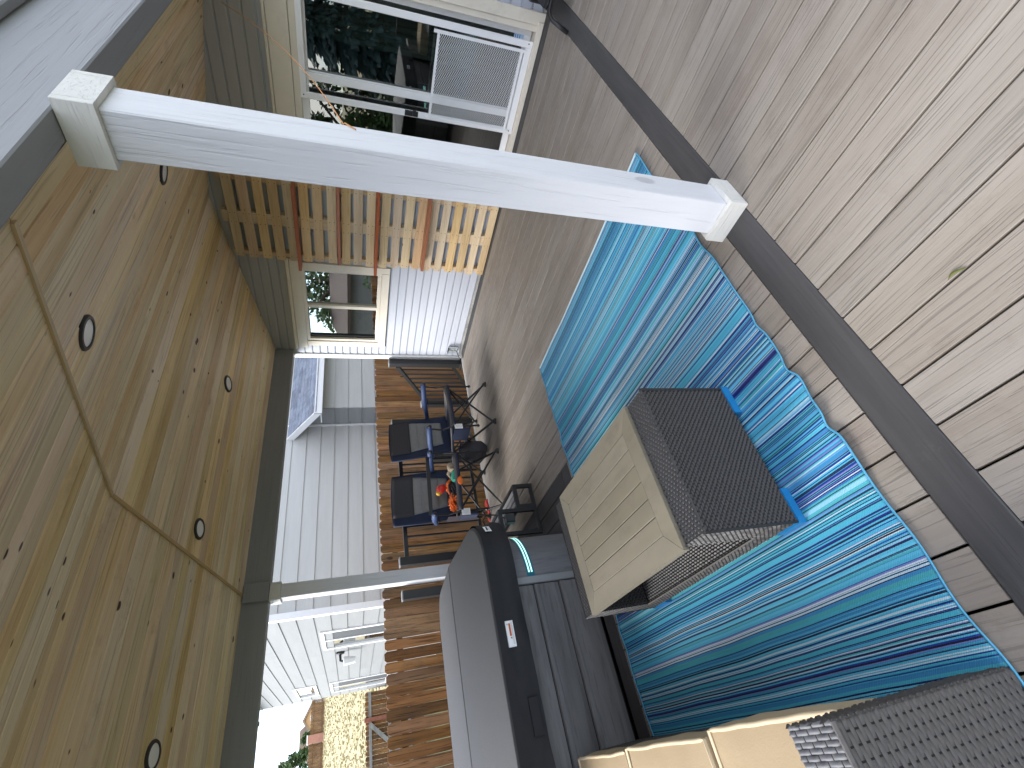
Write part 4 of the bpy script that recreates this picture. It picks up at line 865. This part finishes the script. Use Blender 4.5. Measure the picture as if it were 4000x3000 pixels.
# ================================================================== HILLTOP: fence, pillar, house, trees
HX = 87.0; hf = MB()
y = -30.0
while y < 10:
    if not -6.95 < y < -5.95:
        t_ = 1.80+R.uniform(-.06, .06)+(.12 if y > -6 else 0); zb = 5.30; hf.box(HX, HX+.03, y, y+.135, zb-.2, zb+t_)
    y += .15
for zz in (5.6, 6.7): hf.box(HX-.08, HX-.01, -30, 10, zz, zz+.1)
hl = hf.obj('hilltop_fence', M['fence'], label='long dark brown board fence along the top of the grassy hill', category='fence')
pb = thing('brick_pillar', 'pinkish brick pillar in the hilltop fence line', 'pillar', (HX, -6.5, 5.2))
B(HX-.5, HX+.4, -6.95, -5.97, 5.0, 7.35, .02).obj('shaft', M['brick'], pb); B(HX-.55, HX+.45, -7.0, -5.92, 7.351, 7.5, .03).obj('cap', M['label'], pb)
fh = thing('hilltop_house', 'tan stucco house with brown gabled roof behind the hilltop fence', 'house', (118, -11, 5.3))
q = 115.0
MB().prism(0, [(-14.2, 4), (-9.3, 4), (-9.3, 8.6), (-11.6, 9.9), (-14.2, 8.6)], q, q+10).obj('wall', M['tanwall'], fh)
MB().prism(0, [(-14.6, 8.35), (-11.6, 9.95), (-9.0, 8.35), (-9.0, 8.7), (-11.6, 10.35), (-14.6, 8.7)], q-.5, q+10).obj('roof', M['roofbrown'], fh)
B(q+3, q+14, -9.25, -3.5, 4, 8.0).obj('wall', M['tanwall'], fh)
MB().prism(0, [(-12.5, 8.3), (-10.6, 11.0), (-7.6, 11.0), (-3.0, 8.0)], q+4, q+14).obj('roof', M['roofbrown'], fh)
B(q-.05, q+.0, -12.3, -11.5, 8.3, 9.0).obj('gable_vent', M['label'], fh)
def foliage(n, c, rx, rz, size, shape='ball', seed=1):
    r2 = random.Random(seed); m = MB()
    clumps = [(r2.uniform(-1, 1), r2.uniform(-1, 1), r2.uniform(-1, 1), r2.uniform(.25, .5)) for _ in range(16)]
    for _ in range(n):
        if shape == 'cone':
            t = r2.random()**1.4; tier = (t*14) % 1; rr_ = rx*(1-t)*(.55+.45*(1-tier))*math.sqrt(r2.uniform(.35, 1)); a = r2.uniform(0, 6.283)
            p = Vector((c[0]+rr_*math.cos(a), c[1]+rr_*math.sin(a), c[2]+rz*t-.12*rr_)); ax = Vector((math.cos(a), math.sin(a), -.35+r2.uniform(-.3, .3)))
        else:
            k = r2.choice(clumps); d = Vector((r2.gauss(0, 1), r2.gauss(0, 1), r2.gauss(0, 1))).normalized()*k[3]*r2.uniform(.6, 1)
            l = Vector(k[:3]); l = l.normalized()*min(l.length, .8); p = Vector((c[0]+(l.x+d.x)*rx, c[1]+(l.y+d.y)*rx, c[2]+(l.z+d.z)*rz)); ax = Vector((r2.uniform(-1, 1), r2.uniform(-1, 1), r2.uniform(-.6, .6)))
        ax.normalize(); b = ax.orthogonal().normalized(); b = (b+ax.cross(b)*r2.uniform(-1, 1)).normalized(); s1, s2 = size*r2.uniform(.6, 1.3), size*.42
        m.add([p-ax*s1*.5, p+b*s2, p+ax*s1, p-b*s2], [(0, 1, 2, 3)])
    return m
def tree(name, label, x, y, z, h, rx, mat, n, size, shape='ball', seed=1, low=.25):
    t = thing(name, label, 'tree', (x, y, z), group=None)
    tr = MB().tube([(x, y, z-.2), (x+.03*h*.2, y, z+h*.4), (x, y, z+h*.92)], [h*.028, h*.018, h*.005], 8)
    if shape != 'cone':
        r2 = random.Random(seed)
        for _ in range(7): a = r2.uniform(0, 6.28); b = h*r2.uniform(.3, .6); tr.tube([(x, y, z+b), (x+math.cos(a)*rx*.5, y+math.sin(a)*rx*.5, z+b+h*.16), (x+math.cos(a)*rx*.8, y+math.sin(a)*rx*.8, z+b+h*.2)], [h*.012, h*.007, h*.003], 6)
    tr.obj('trunk', M['trunk'], t)
    if shape == 'cone': foliage(n, (x, y, z+h*.04), rx, h*.96, size, shape, seed).obj('crown', M[mat], t, recalc=False)
    else: foliage(n, (x, y, z+h*(.5+low*.5)), rx, h*(.5-low*.5), size, shape, seed).obj('crown', M[mat], t, recalc=False)
    return t
tree('deciduous_tree', 'taller green tree at the edge of the photo behind the hilltop fence', 94, -3.5, 5.2, 6.6, 2.7, 'leaf', 1500, .42, seed=4, low=.1)
tree('deciduous_tree', 'small green tree in front of the hilltop house roof, beside the brick pillar', 95, -7.0, 5.2, 4.2, 1.1, 'leaf', 420, .40, seed=9, low=.1)
# trees and house of the garden outside the frame, mirrored in the door and window panes
tree('blue_spruce', 'blue spruce mirrored in the sliding door glass', 4.6, 7.6, -.86, 8.0, 2.7, 'spruce', 16000, .20, 'cone', 21)
tree('blue_spruce', 'second blue spruce mirrored beside the first in the door glass', 2.4, 10.0, -.86, 8.5, 3.0, 'spruce', 11000, .22, 'cone', 22)
tree('garden_shrub', 'bright green garden tree mirrored in the left door pane', 7.6, 6.6, -.86, 4.4, 1.7, 'leaf', 5200, .15, seed=33, low=.0)
tree('garden_shrub', 'round green garden tree mirrored in the right window pane', 15.5, 9.0, -.86, 5.0, 2.2, 'leaf', 4200, .2, seed=35, low=.0)
gs = thing('garden_shed', 'grey sided garden shed with brown roof mirrored in the window', 'shed', (14, 6.5, -.86))
for k in range(9): B(12.6, 16.4, 6.0-.02, 6.0, -.86+k*.28, -.862+(k+1)*.28).obj('siding_board', M['nsidingx'], gs); B(12.58, 12.6, 6.0, 9.0, -.86+k*.28, -.862+(k+1)*.28).obj('siding_board', M['nsiding'], gs)
B(12.6, 16.4, 6.001, 9.0, -.86, 1.66).obj('wall', M['nsiding'], gs)
MB().prism(0, [(5.6, 1.62), (7.5, 2.35), (9.4, 1.62), (9.4, 1.75), (7.5, 2.50), (5.6, 1.75)], 12.2, 16.8).obj('roof', plain('red_brown_roof', (.085, .06, .048), .85), gs); MB().prism(0, [(6.0, 1.661), (9.0, 1.661), (7.5, 2.25)], 12.6, 16.4).obj('gable', M['nsiding'], gs)
lf = MB().grid(6, 2, lambda u, v: (.492-.05*u, -.766-.004*math.sin(5*u)+(v-.5)*.009*math.sin(math.pi*u), .0025+.006*math.sin(math.pi*u))).obj('fallen_leaf', plain('olive_leaf', (.10, .11, .02), .7), smooth=True); lf.modifiers.new('t', 'SOLIDIFY').thickness = .001; tag(lf, 'small curled olive leaf lying in a gap of the near deck boards', 'leaf')
tree('garden_shrub', 'low clipped green hedge bush mirrored in the lower window pane', 11.2, 4.6, -.86, 2.2, 1.2, 'leaf', 2600, .12, seed=41, low=-.4)
